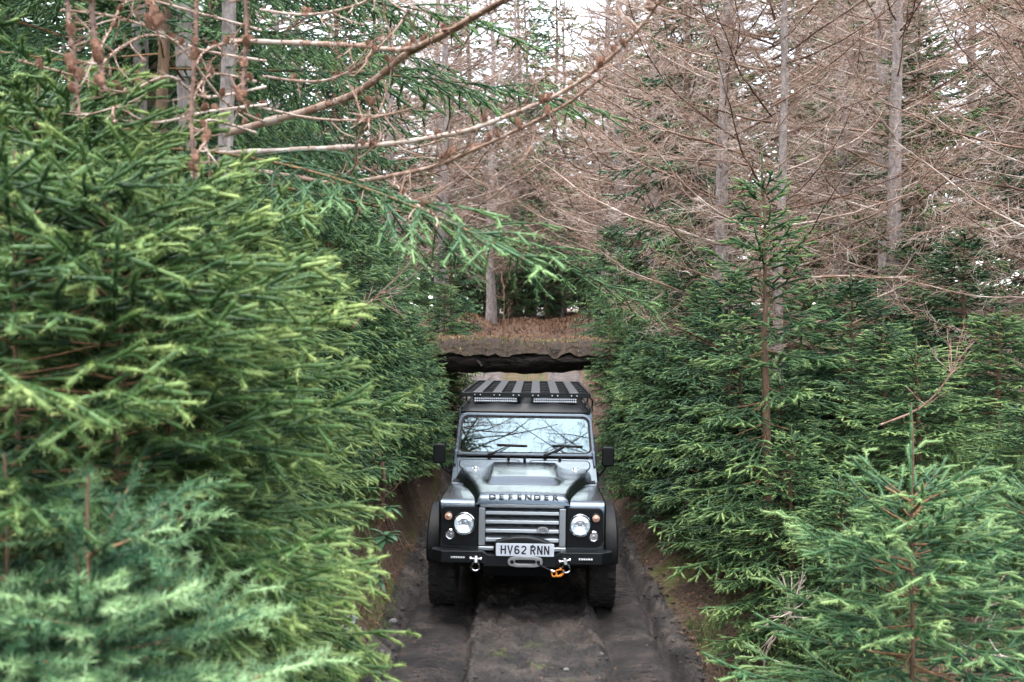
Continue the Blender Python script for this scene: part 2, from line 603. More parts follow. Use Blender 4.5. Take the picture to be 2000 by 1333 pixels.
def spruce_branch(L, seed, ds=0.06, sp=0.05, sfrac=0.55, smax=0.42, ssp=0.05, sfr2=0.42, droop=0.18, up=0.16, bare=0.22, hang=0.12, r=0.007, smin=0.05, sub0=.06):
    """one flat spray: axis along +x, side shoots in the xy plane, sub shoots on the longer ones"""
    q = random.Random(seed)
    S = Segs()
    n = max(3, int(L / ds))
    ax = []
    ph = q.uniform(0, 6)
    for i in range(n + 1):
        t = i / n
        x = t * L
        ax.append(np.array([x, 0.035 * L * math.sin(ph + 3.0 * t) * t, L * (-droop * t * (1 - 0.3 * t) * 1.2 + up * t ** 3)]))
    for i in range(n):
        t = i / n
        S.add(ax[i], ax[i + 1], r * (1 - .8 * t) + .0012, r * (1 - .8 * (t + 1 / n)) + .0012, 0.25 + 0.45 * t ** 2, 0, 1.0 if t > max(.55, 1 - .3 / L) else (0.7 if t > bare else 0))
    x = L * bare * q.uniform(.7, 1.1)
    side = 1
    while x < L * 0.985:
        t = x / L
        k = min(int(t * n), n - 1)
        p = ax[k] + (ax[k + 1] - ax[k]) * (t * n - k)
        l = (min(sfrac * (L - x), smax * (0.55 + .45 * t)) + smin) * q.uniform(.65, 1.12)
        side = -side
        an = R(q.uniform(42, 66)) * (1 - .25 * t)
        d = np.array([math.cos(an), side * math.sin(an), q.uniform(-hang - .1, .12)])
        m = max(1, int(round(l / 0.075)))
        tw = q.uniform(-.14, .14) + 0.35 * t
        pts = [p]
        for j in range(m):
            d = d / np.linalg.norm(d)
            pts.append(pts[-1] + d * (l / m))
            d = d + np.array([0.10, -side * 0.05, q.uniform(-.07, .05) - hang * .25])
        for j in range(m):
            e = (j + 1) / m
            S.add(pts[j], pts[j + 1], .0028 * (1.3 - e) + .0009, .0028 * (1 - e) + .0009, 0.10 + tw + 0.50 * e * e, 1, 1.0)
        if l > 0.12:
            y = l * 0.18
            s2 = 1
            while y < l * .93:
                k = min(int(y / l * m), m - 1)
                f = y / l * m - k
                b = pts[k] + (pts[k + 1] - pts[k]) * f
                dd = (pts[k + 1] - pts[k])
                dd = dd / np.linalg.norm(dd)
                s2 = -s2
                lat = np.cross(dd, np.array([0, 0, 1.0])) * s2
                v = dd * 0.72 + lat * q.uniform(.55, .85) + np.array([0, 0, q.uniform(-.25, .12) - hang])
                v = v / np.linalg.norm(v)
                l2 = (sfr2 * (l - y) + sub0) * q.uniform(.7, 1.1)
                m2 = 1 if l2 < .1 else 2
                c = b
                for j in range(m2):
                    c2 = c + v * (l2 / m2)
                    S.add(c, c2, .0013, .0009, 0.10 + tw + 0.45 * (j + 1) / m2 + q.uniform(-.12, .12), 2, 1.0)
                    c = c2
                    v = v + np.array([.08, 0, -.06])
                    v = v / np.linalg.norm(v)
                y += ssp * q.uniform(.8, 1.25)
        x += sp * q.uniform(.75, 1.3)
    return S.np()


def cores(d, r, k):
    """the solid middle of each needled shoot, as triangles"""
    a, b = d['a'], d['b']
    A = norm(b - a)
    ref = np.where(np.abs(A[:, 2:3]) > .9, np.array([[1.0, 0, 0]]), np.array([[0, 0, 1.0]]))
    U = norm(np.cross(A, ref))
    W = np.cross(A, U)
    n = len(a)
    g = np.random.default_rng(5)
    ra = r * g.uniform(.75, 1.1, n) * np.sqrt(d['lf'])
    V = np.zeros((n, 2 * k + 1, 3))
    for j in range(k):
        an = 2 * np.pi * (j + .5) / k
        e = U * math.cos(an) + W * math.sin(an)
        V[:, j] = a + e * (ra * .8)[:, None]
        V[:, k + j] = a + (b - a) * .72 + e * ra[:, None]
    V[:, 2 * k] = b + A * r * .9
    base = (np.arange(n) * (2 * k + 1))[:, None]
    fs = []
    for j in range(k):
        j2 = (j + 1) % k
        fs += [base + np.array([[j, j2, k + j2]]), base + np.array([[j, k + j2, k + j]]), base + np.array([[k + j, k + j2, 2 * k]])]
    F = np.stack(fs, 1).reshape(-1, 3)
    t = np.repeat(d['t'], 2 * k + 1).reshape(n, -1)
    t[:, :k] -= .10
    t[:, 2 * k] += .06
    return V.reshape(-1, 3), F, np.clip(t - .20, 0, 1).ravel()


def needles(name, d, dens, ln, wd, mat, beta=52, flat=0.0, seed=1, core=0.0, ck=4):
    g = np.random.default_rng(seed)
    keep = d['lf'] > 0
    a, b, t, lf = d['a'][keep], d['b'][keep], d['t'][keep], d['lf'][keep]
    sl = np.linalg.norm(b - a, axis=1)
    cnt = np.maximum(2, np.round(dens * sl * lf + g.random(len(sl)) - .5)).astype(int)
    i = np.repeat(np.arange(len(a)), cnt)
    N = len(i)
    u = g.random(N)
    A = norm(b - a)[i]
    P = a[i] + (b - a)[i] * u[:, None]
    Zv = np.array([0, 0, 1.0]) + g.normal(0, .05, (N, 3))
    U = norm(np.cross(A, Zv))
    V = np.cross(U, A)
    ph = g.random(N) * 2 * np.pi
    s, c = np.sin(ph), np.cos(ph)
    s = np.where(s < 0, s * (0.55 - .4 * flat), s * (1 - .75 * flat))
    rad = norm(U * c[:, None] + V * s[:, None])
    be = np.radians(beta + g.normal(0, 9, N))
    D = A * np.cos(be)[:, None] + rad * np.sin(be)[:, None]
    Ln = ln * g.uniform(.75, 1.1, N)
    W = norm(np.cross(D, g.normal(0, 1, (N, 3)) + V * 1.5)) * (wd * .5)
    T = P + D * Ln[:, None]
    M_ = P + D * (Ln * .45)[:, None]
    V3 = np.stack([P + D * (Ln * .03)[:, None] - W * .8, M_ + W * 1.1, T], 1).reshape(-1, 3)
    # lens-shaped needle: 2 triangles would be finer, one is enough at this size
    V3[0::3] = P - W
    V3[1::3] = P + W + D * (Ln * .1)[:, None]
    F = np.arange(3 * N).reshape(-1, 3)
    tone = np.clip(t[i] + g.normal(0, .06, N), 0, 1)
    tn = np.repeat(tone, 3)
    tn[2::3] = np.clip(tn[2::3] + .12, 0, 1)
    if core:
        dk = {q: v[keep] for q, v in d.items()}
        Vc, Fc, tc_ = cores(dk, core, ck)
        Fc = Fc + len(V3)
        V3 = np.concatenate([V3, Vc])
        F = np.concatenate([F, Fc])
        tn = np.concatenate([tn, tc_])
    return arr_mesh(name, V3, F, mat, tone=tn)


def wood(name, d, k=3, mat='twig_brown', sel=None, tone=False, rscale=1.0):
    if sel is not None:
        d = {q: v[sel] for q, v in d.items()}
    a, b = d['a'], d['b']
    A = norm(b - a)
    ref = np.where(np.abs(A[:, 2:3]) > .9, np.array([[1.0, 0, 0]]), np.array([[0, 0, 1.0]]))
    U = norm(np.cross(A, ref))
    W = np.cross(A, U)
    n = len(a)
    V = np.zeros((n, 2 * k, 3))
    for j in range(k):
        an = 2 * np.pi * j / k
        e = U * math.cos(an) + W * math.sin(an)
        V[:, j] = a + e * d['r0'][:, None] * rscale
        V[:, k + j] = b + e * d['r1'][:, None] * rscale
    base = (np.arange(n) * 2 * k)[:, None]
    fs = []
    for j in range(k):
        j2 = (j + 1) % k
        fs.append(np.concatenate([base + j, base + j2, base + k + j2, base + k + j], 1))
    F = np.stack(fs, 1).reshape(-1, 4)
    tn = np.repeat(d['t'], 2 * k) if tone else None
    return arr_mesh(name, V.reshape(-1, 3), F, mat, tone=tn, smooth=True)


def trunk_mesh(name, H, r0, r1, mat, n=10, seg=14, wob=0.02, seed=0, knots=0):
    g = random.Random(seed)
    pts = []
    x = y = 0.0
    for i in range(seg + 1):
        t = i / seg
        pts.append((x, y, H * t - (0.3 if i == 0 else 0), r0 + (r1 - r0) * t ** .85 + (r0 * .35 if i == 0 else 0)))
        x += g.uniform(-wob, wob)
        y += g.uniform(-wob, wob)
    V = []
    for (px, py, pz, r) in pts:
        for j in range(n):
            a = 2 * math.pi * j / n
            rr = r * (1 + .06 * math.sin(3 * a + pz * 2))
            V.append((px + rr * math.cos(a), py + rr * math.sin(a), pz))
    F = []
    for i in range(seg):
        for j in range(n):
            F.append((i * n + j, i * n + (j + 1) % n, (i + 1) * n + (j + 1) % n, (i + 1) * n + j))
    return arr_mesh(name, V, F, mat, smooth=True), pts


def trunk_at(pts, z):
    for i in range(len(pts) - 1):
        if pts[i + 1][2] >= z:
            t = (z - pts[i][2]) / (pts[i + 1][2] - pts[i][2])
            t = max(0, min(1, t))
            return np.array([pts[i][0] + (pts[i + 1][0] - pts[i][0]) * t, pts[i][1] + (pts[i + 1][1] - pts[i][1]) * t, z])
    return np.array(pts[-1][:3])


PROTO = {}


def make_spruce(key, H, Rm, dens, ln, wd, mat, seed, zlow=0.05, taper=0.45, dz=0.2, nb=5, tpl=None, flat=0.0, r0=None, mid_wood=True, el_top=52, el_low=-14, leader=0.3, tone=0.0, powr=1.0, branch_kw=None, beta=52, lmin=.12, core=.011, ck=4, jit=1.0):
    """meshes for one kind of spruce: trunk, limbs, crown"""
    q = random.Random(seed)
    kw = branch_kw or {}
    sizes = tpl or [0.3, 0.6, 1.0]
    T = {s: [spruce_branch(s, seed * 31 + j * 7 + int(s * 100), **kw) for j in range(3)] for s in sizes}
    r0 = r0 or H * .014 + .008
    tm, pts = trunk_mesh(key + '_trunk', H, r0, .004, 'bark_spruce', 8, 12, wob=H * .004, seed=seed)
    parts = []
    z = H - leader
    az = q.uniform(0, 6)
    while z > zlow * H:
        h = H - z
        L = min(Rm, lmin + taper * h ** powr)
        f = 1 - z / H
        if z < .25 * H:
            L *= .75 + z / H
        for b in range(nb if h > .25 else 4):
            az += 2 * math.pi / nb + q.uniform(-.35, .35)
            l = L * q.uniform(1 - .28 * jit, 1 + .15 * jit)
            el = R(el_top + (el_low - el_top) * min(1, f * 1.7) ** .7 + q.uniform(-9, 9) * jit)
            s = min(sizes, key=lambda v: abs(math.log(v / l)))
            d = T[s][q.randrange(3)]
            parts.append(xform(d, rotm(az, el, q.uniform(-.35, .35)), trunk_at(pts, z + q.uniform(-.4, .4) * dz), l / s, tone + q.uniform(-.16, .16)))
        z -= dz * q.uniform(.8, 1.2) * (0.6 + .6 * min(1, h / 1.2))
    # leader shoot
    S = Segs()
    p = np.array(pts[-1][:3]) - np.array([0, 0, leader * .9])
    for i in range(5):
        S.add(p + np.array([0, 0, leader * .18 * i]), p + np.array([0, 0, leader * .18 * (i + 1)]), .003, .003, .6, 0, .7)
    parts.append(S.np())
    d = cat(parts)
    me = needles(key + '_needles', d, dens, ln, wd, mat, beta=beta, flat=flat, seed=seed, core=core, ck=ck)
    wm = wood(key + '_limbs', d, 3, 'twig_brown', sel=(d['o'] < 1) if not mid_wood else (d['o'] < 2))
    PROTO[key] = (tm, wm, me)
    return PROTO[key]


NAMES = ('trunk', 'limbs', 'crown')


def place(key, name, label, cat_, x, y, rz=None, s=1.0, group=None, dz=-0.05, tilt=None, z=None):
    t = thing(name, label, cat_, (x, y, (gz(x, y) if z is None else z) + dz), random.uniform(0, 6.28) if rz is None else rz, group)
    if tilt:
        t.rotation_euler[0], t.rotation_euler[1] = tilt
    t.scale = (s, s, s) if not isinstance(s, tuple) else s
    for nm, me in zip(PNAMES.get(key, NAMES), PROTO[key]):
        c = meshobj(nm, me, None, t)
        if nm != 'trunk':
            c['kind'] = 'stuff'
    return t


PNAMES = {}
TALLKW = dict(ds=.14, sp=.14, sfrac=.5, smax=.7, ssp=.11, sfr2=.45, r=.014, smin=.1, hang=.2, droop=.3, up=.22)
# prototypes -------------------------------------------------------------
MK = dict(sp=.098, ssp=.098, smax=.42, sfr2=.40, r=.005, sub0=.09, smin=.11, hang=.16)
make_spruce('near', 2.75, .84, 540, .0255, .0033, 'needles_yellow', 11, dz=.125, nb=8, tone=.06, taper=.9, lmin=.22, el_top=40, el_low=-6, leader=.2, beta=50, core=.0080, ck=5, jit=1.5, r0=.016, branch_kw=dict(sp=.100, ssp=.118, smax=.36, droop=.12, up=.10, sfr2=.42, bare=.28, r=.004, sub0=.11, smin=.13, hang=.17))
make_spruce('mid_a', 3.4, 1.1, 190, .027, .0054, 'needles_green', 21, dz=.15, nb=7, tone=.04, taper=.42, branch_kw=MK, beta=46, core=.0125)
make_spruce('mid_b', 3.0, 1.05, 190, .027, .0054, 'needles_green', 22, dz=.145, nb=7, tone=.02, taper=.48, branch_kw=MK, beta=46, core=.0125)
make_spruce('mid_c', 3.8, 1.2, 190, .027, .0054, 'needles_dark', 23, dz=.17, nb=7, taper=.40, branch_kw=MK, beta=46, core=.0125)
make_spruce('open', 3.6, .95, 280, .024, .0044, 'needles_green', 24, dz=.21, nb=6, tone=.12, taper=.36, zlow=.12, leader=.4, el_low=-5, branch_kw=MK, beta=46, core=.0105)
make_spruce('front', 1.75, .85, 560, .022, .0032, 'needles_blue', 25, r0=.014, dz=.12, nb=7, tone=.02, taper=.55, leader=.42, el_top=55, el_low=5, beta=50, core=.0080, branch_kw=dict(sp=.085, ssp=.085, smax=.3, sfr2=.4, droop=.1, up=.15, r=.005, sub0=.07, smin=.09))
make_spruce('fir', 1.25, .6, 1000, .028, .0030, 'needles_fir', 26, r0=.010, dz=.11, nb=7, tone=.06, taper=.75, leader=.22, flat=.7, beta=60, el_top=42, el_low=4, tpl=[.25, .45], core=.005,
            branch_kw=dict(sp=.10, ssp=.14, smax=.22, droop=.05, up=.1, bare=.12, smin=.12, hang=.02, r=.004))
make_spruce('sweep', 7.0, 2.6, 200, .025, .0050, 'needles_dark', 27, r0=.055, dz=.30, nb=5, taper=.62, zlow=.36, tpl=[1.0, 2.4], el_top=40, el_low=0, tone=.14, beta=48, core=.0065,
            branch_kw=dict(ds=.1, sp=.075, smax=.46, ssp=.085, hang=.34, droop=.02, up=-.12, r=.007, bare=.1, sfrac=.35, smin=.12))
make_spruce('tall_a', 10.0, 2.0, 34, .05, .016, 'needles_dark', 28, dz=.36, nb=6, taper=.30, tpl=[.8, 1.8], branch_kw=TALLKW, mid_wood=False, zlow=.06, leader=.5, core=.022, ck=3)
make_spruce('tall_b', 9.0, 2.2, 34, .05, .016, 'needles_green', 29, dz=.36, nb=6, taper=.34, tpl=[.8, 1.8], branch_kw=TALLKW, mid_wood=False, zlow=.05, leader=.5, core=.022, ck=3)


# larch ------------------------------------------------------------------
def larch_branch(L, seed, dens=1.0, r=.010, tw=.45, curve=.75):
    q = random.Random(seed)
    S = Segs()
    n = max(6, int(L / .16))
    pts = [np.zeros(3)]
    d = np.array([1.0, q.uniform(-.1, .1), -.12])
    for i in range(n):
        d = d / np.linalg.norm(d)
        pts.append(pts[-1] + d * (L / n))
        d = d + np.array([0, q.uniform(-.16, .16), q.uniform(-.12, .12) + curve * 1.6 / n * (i / n)])
    for i in range(n):
        t = i / n
        S.add(pts[i], pts[i + 1], r * (1 - .85 * t) + .0016, r * (1 - .85 * (t + 1 / n)) + .0016, .62 - .32 * t + q.uniform(-.2, .25), 0, 0)
    x = L * .06
    side = 1
    while x < L * .99:
        t = x / L
        k = min(int(t * n), n - 1)
        p = pts[k] + (pts[k + 1] - pts[k]) * (t * n - k)
        dd = pts[k + 1] - pts[k]
        dd = dd / np.linalg.norm(dd)
        side = -side
        l = tw * q.uniform(.25, 1.0) * (1.0 - .55 * t) * min(1.4, .5 + L * .4)
        an = R(q.uniform(35, 80))
        lat = np.cross(dd, np.array([0, 0, 1.0])) * side
        v = dd * math.cos(an) + lat * math.sin(an) + np.array([0, 0, q.uniform(-.75, .5)])
        m = 3
        c = p
        tn = q.uniform(.3, 1.0) if t < .7 else q.uniform(.25, .7)
        rr = .0016 + .0018 * l / tw
        cu = q.uniform(-.15, .45)
        for j in range(m):
            v = v / np.linalg.norm(v)
            c2 = c + v * (l / m)
            S.add(c, c2, rr * (1 - .25 * j), rr * (1 - .25 * (j + 1)), tn, 1, 0)
            if l > .12:
                for s2 in (-1, 1):
                    if q.random() < .75 * dens:
                        lt = np.cross(v, np.array([0, 0, 1.0])) * s2 * q.uniform(.4, 1) + v * .5 + np.array([q.uniform(-.3, .3), 0, q.uniform(-.8, .5)])
                        lt = lt / max(1e-6, np.linalg.norm(lt))
                        f = q.random()
                        b0 = c + (c2 - c) * f
                        l2 = l * q.uniform(.15, .5)
                        b1 = b0 + lt * l2
                        S.add(b0, b1, rr * .7, rr * .45, tn + q.uniform(-.15, .15), 2, 0)
            c = c2
            v = v + np.array([q.uniform(-.2, .2), q.uniform(-.2, .2), cu + q.uniform(-.15, .15)])
        x += .055 / dens * q.uniform(.6, 1.5)
    return S.np()


def make_larch(key, H, Rm, seed, r0, dz=.32, nb=4, dens=1.0, zlow=.1, rs=1.0, el=(10, 25), powr=1.0):
    q = random.Random(seed)
    sizes = [.7, 1.4, 2.4]
    T = {s: [larch_branch(s, seed * 17 + j * 5 + int(s * 10), dens, r=.004 + .0038 * s) for j in range(3)] for s in sizes}
    tm, pts = trunk_mesh(key + '_trunk', H, r0, .012, 'bark_larch', 12, 16, wob=H * .004, seed=seed)
    parts = []
    z = H - .25
    az = 0
    while z > zlow * H:
        h = H - z
        L = min(Rm, .3 + .34 * h)
        for b in range(nb):
            az += 2 * math.pi / nb + q.uniform(-.6, .6)
            l = L * q.uniform(.6, 1.15)
            s = min(sizes, key=lambda v: abs(math.log(v / l)))
            e = R(q.uniform(*el) + 25 * (z / H) ** 2)
            parts.append(xform(T[s][q.randrange(3)], rotm(az, e, q.uniform(-.5, .5)), trunk_at(pts, z + q.uniform(-.15, .15)), l / s, q.uniform(-.08, .08)))
            parts[-1]['t'] = parts[-1]['t'] + np.where(parts[-1]['o'] == 0, q.choice((-.5, -.4, -.2, .1, .3)), 0)
        z -= dz * q.uniform(.7, 1.3)
    d = cat(parts)
    lm = wood(key + '_limbs', d, 4, 'larch_twig', sel=d['o'] == 0, tone=True, rscale=rs)
    tw = wood(key + '_twigs', d, 3, 'larch_twig', sel=d['o'] > 0, tone=True, rscale=rs)
    PROTO[key] = (tm, lm, tw)
    PNAMES[key] = ('trunk', 'limbs', 'crown')


make_larch('larch_a', 9.0, 2.4, 41, .11, dz=.30, nb=4, dens=1.35, rs=1.1)
PROTO['larch_b'] = (trunk_mesh('larch_b_trunk', 9.0, .065, .012, 'bark_larch', 12, 16, wob=.03, seed=42)[0],) + PROTO['larch_a'][1:]
make_larch('larch_c', 11.0, 2.7, 43, .14, dz=.36, nb=5, dens=1.05, rs=1.4)
make_larch('larch_high', 9.5, 2.9, 44, .05, dz=.30, nb=5, dens=.9, zlow=.40, rs=1.35)

# ------------------------------------------------------------------ planting
ORD = ['first', 'second', 'third', 'fourth', 'fifth', 'sixth', 'seventh', 'eighth', 'ninth', 'tenth', 'eleventh', 'twelfth']


def P(px, py, d):
    return ((px - 1000) / 1944 * d, d, 2.58 - (py - 660) / 1944 * d)


# foreground left
place('fir', 'fir_sapling', 'small blue-green blurred fir with bare upright tips at bottom left', 'fir', -1.0, 2.3, 0.4, 1.05, z=1.0)
place('fir', 'fir_sapling', 'blurred pale fir cut off by the left edge near the bottom', 'fir', -1.22, 2.4, 2.2, (1, 1, 1.12), z=.95)
place('fir', 'fir_sapling', 'lowest blurred fir sprays along the bottom edge at left', 'fir', -1.06, 2.1, 4.0, (.8, .8, .72), z=1.0)
for (lab, x, y, rz, s, z) in [('large yellow-green bushy spruce at the left, its sprays fanning in the middle of the bush', -1.16, 2.95, .3, (.85, .85, .92), .62),
                              ('yellow-green spruce whose sprays reach furthest right towards the windscreen', -1.20, 3.5, 2.0, (.82, .82, .95), .62),
                              ('yellow-green spruce at the left edge, half out of the picture', -1.40, 2.8, 4.0, (.95, .95, .93), .62),
                              ('yellow-green spruce at the upper left, behind the fanning sprays', -1.75, 3.6, 5.1, (1, 1, 1.0), .66),
                              ('yellow-green spruce right of the big bush, below the overhanging larch branches', -1.46, 4.3, 1.1, (.95, .95, 1.0), .60),
                              ('tall yellow-green spruce half hidden at the far upper left', -2.0, 4.2, 2.6, (1.1, 1.1, 1.1), .75),
                              ('low yellow-green spruce between the big bush and the mossy bank', -1.66, 5.0, 3.1, (.95, .95, .78), .55),
                              ('yellow-green spruce behind the low one on the left bank', -2.1, 5.3, 4.4, (1.1, 1.1, 1.1), .65)]:
    place('near', 'spruce_tree', lab, 'spruce', x, y, rz, s, 'yellow-green spruces at the left', z=z)
row = [('mid_b', -1.75, 6.0, .8), ('mid_b', -1.8, 6.8, .80), ('mid_a', -1.85, 7.6, .82), ('mid_b', -1.9, 8.5, .92), ('mid_c', -1.95, 9.5, .82), ('mid_a', -1.95, 10.4, .9), ('mid_c', -1.95, 11.3, .9), ('mid_a', -1.9, 12.2, .85), ('mid_c', -1.85, 13.1, .8), ('mid_b', -1.85, 14.0, .75), ('mid_c', -1.8, 14.9, .7)]
for i, (k, x, y, s) in enumerate(row):
    place(k, 'spruce_tree', ORD[i] + ' young spruce from the front in the row along the left bank', 'spruce', x, y, None, s, 'young spruces lining the left bank', z=min(gz(x, y), .9 + .04 * y))
for (k, x, y, s) in [('mid_a', -2.7, 7.0, 1.2), ('mid_c', -2.9, 8.6, 1.15), ('mid_c', -3.0, 10.4, 1.1), ('mid_a', -3.1, 12.0, 1.1), ('mid_c', -3.0, 13.8, 1.0), ('mid_a', -3.1, 5.6, 1.15), ('mid_c', -3.9, 7.4, 1.2), ('mid_c', -3.2, 15.2, .95)]:
    place(k, 'spruce_tree', 'young spruce behind the front row on the left bank', 'spruce', x, y, None, s, 'spruces behind the left front row')
place('sweep', 'spruce_tree', 'dark spruce with long sweeping branches reaching over the track from the left', 'spruce', -1.85, 5.2, .5, 1.0, z=.88)
place('sweep', 'spruce_tree', 'tall dark spruce behind the coned larch branches at upper left', 'spruce', -2.5, 7.0, 3.3, (1, 1, 1.2), z=.6)
place('sweep', 'spruce_tree', 'dark spruce above the left bank row, nearest the bridge', 'spruce', -2.75, 9.4, 4.4, (1, 1, 1.2), z=.7)
# right
place('front', 'spruce_tree', 'small blue-green spruce with a tall bare leader at bottom right', 'spruce', 1.72, 4.25, 1.0, 1.0, z=.60)
place('front', 'spruce_tree', 'low blue-green spruce at the right edge below the grass', 'spruce', 2.5, 4.6, 3.0, .85, z=.7)
place('open', 'spruce_tree', 'light green open-crowned young spruce with a bare pale stem right of the track', 'spruce', 2.12, 8.1, 1.0, 1.0, z=.55)
row = [('mid_b', 2.2, 6.6, .55), ('mid_a', 2.05, 7.3, .62), ('mid_b', 2.3, 8.6, .75), ('mid_a', 2.2, 9.5, .8), ('mid_c', 2.25, 10.4, .85), ('mid_a', 2.2, 11.3, .85), ('mid_c', 2.15, 12.2, .85), ('mid_a', 2.15, 13.1, .8), ('mid_b', 2.15, 14.0, .75), ('mid_c', 2.2, 14.9, .7)]
for i, (k, x, y, s) in enumerate(row):
    place(k, 'spruce_tree', ORD[i] + ' young spruce from the front in the row along the right bank', 'spruce', x, y, None, (s, s, s * .8), 'young spruces lining the right bank', z=min(gz(x, y), .8 + .04 * y))
for (k, x, y, s) in [('mid_a', 3.1, 7.6, .8), ('mid_a', 3.3, 8.8, .85), ('mid_c', 3.4, 10.0, .9), ('mid_b', 3.4, 11.3, 1.0), ('mid_a', 4.1, 8.4, .9), ('mid_c', 4.6, 10.2, 1.05), ('mid_a', 3.4, 13.0, 1.0), ('mid_c', 5.0, 12.0, 1.0), ('mid_b', 3.3, 6.3, .7)]:
    place(k, 'spruce_tree', 'young spruce behind the front row on the right bank', 'spruce', x, y, None, (s, s, s * .58), 'spruces behind the right front row')
for (k, x, y, s) in [('mid_c', -1.55, 11.4, .55), ('mid_a', -1.5, 12.5, .6), ('mid_c', -1.45, 13.6, .6), ('mid_a', -1.4, 14.7, .55), ('mid_c', 1.85, 11.6, .55), ('mid_a', 1.8, 12.7, .6), ('mid_c', 1.75, 13.7, .6), ('mid_a', 1.75, 14.8, .55), ('mid_b', -1.6, 10.4, .5), ('mid_b', 1.98, 10.6, .5), ('mid_c', -1.35, 15.4, .5), ('mid_c', 1.8, 15.4, .5), ('mid_b', -1.25, 17.6, .6), ('mid_a', -1.3, 19.2, .7), ('mid_b', 2.05, 17.6, .6), ('mid_a', 2.1, 19.2, .7), ('mid_c', -1.3, 21, .8), ('mid_c', 2.1, 21, .8), ('mid_a', -1.8, 15.45, .5), ('mid_b', 2.2, 15.45, .55), ('mid_a', 1.85, 15.3, .42), ('mid_b', 2.6, 15.2, .7), ('mid_b', -2.3, 15.3, .7), ('mid_a', 1.5, 15.35, .40), ('mid_b', -1.3, 15.35, .37)]:
    place(k, 'spruce_tree', 'low spruce on the dark inner slope behind the vehicle', 'spruce', x, y, None, s, 'low spruces on the inner slopes', z=max(gz(x, y), 1.75) if 15.1 < y < 15.5 and s not in (.5,) else gz(x, y))
# larches
place('larch_a', 'larch_tree', 'bare larch with pale grey trunk standing right of the bridge', 'larch', 2.55, 12.0, 0.5, 1.0)
place('larch_b', 'larch_tree', 'slender bare larch with pale stem behind the light green spruce', 'larch', 2.9, 11.0, 1.5, 1.0)
place('larch_c', 'larch_tree', 'stout bare larch with dark mottled trunk at the right', 'larch', 5.7, 15.0, 0.2, 1.0)
place('larch_a', 'larch_tree', 'bare larch at the right edge with reddish upswept twigs', 'larch', 5.2, 9.2, 2.5, .85)
place('larch_high', 'larch_tree', 'bare larch beside the camera whose crown overhangs the track from the right', 'larch', 2.95, 5.2, 0.9, 1.4, z=.4)
place('larch_high', 'larch_tree', 'second bare larch outside the right edge whose crown overhangs the track', 'larch', 3.65, 6.3, 4.1, 1.4, z=.4)
place('larch_high', 'larch_tree', 'thin bare larch close behind the yellow-green bush, crown over the track', 'larch', -1.95, 5.9, .9, 1.3, z=.5)
place('larch_high', 'larch_tree', 'nearest bare larch outside the right edge, crown over the track', 'larch', 2.7, 4.5, 5.5, 1.35, z=.4)
place('larch_high', 'larch_tree', 'bare larch behind the left bushes whose crown overhangs the track', 'larch', -2.6, 6.6, 2.9, 1.4, z=.4)
LW = [('larch_a', 5.6, 17, 1.3), ('larch_c', 8.9, 15, 1.1), ('larch_a', 3.9, 22, 1.5), ('larch_c', 2.9, 27, 1.25), ('larch_a', -1.9, 28, 1.6), ('larch_c', 3.1, 33.5, 1.4), ('larch_a', -2.5, 34, 1.8), ('larch_a', -.8, 39, 1.9), ('larch_a', 9.0, 11.5, 1.1), ('larch_c', 7.5, 19, 1.1), ('larch_c', -2.6, 22, 1.0), ('larch_c', 3.6, 25, 1.2), ('larch_a', -4.5, 19, 1.3), ('larch_c', 10.5, 23, 1.2),
      ('larch_c', 6.5, 30, 1.4), ('larch_c', -4.0, 31, 1.3), ('larch_b', 7.5, 12.5, 1.2), ('larch_c', 12, 17, 1.1), ('larch_c', -7, 24, 1.3), ('larch_a', 4.75, 12.3, 1.05), ('larch_c', 3.0, 32, 1.2), ('larch_b', 5.4, 8.2, .95), ('larch_c', -.6, 44, .55), ('larch_c', 2.2, 43.5, .5), ('larch_c', -2, 43, .5), ('larch_c', .3, 46, 1.5), ('larch_c', 2.4, 48, 1.5), ('larch_c', -2.6, 48, 1.5)]
for (k, x, y, s) in LW:
    place(k, 'larch_tree', 'bare brown larch in the wood behind the bridge', 'larch', x, y, None, s, 'bare larches in the wood behind')
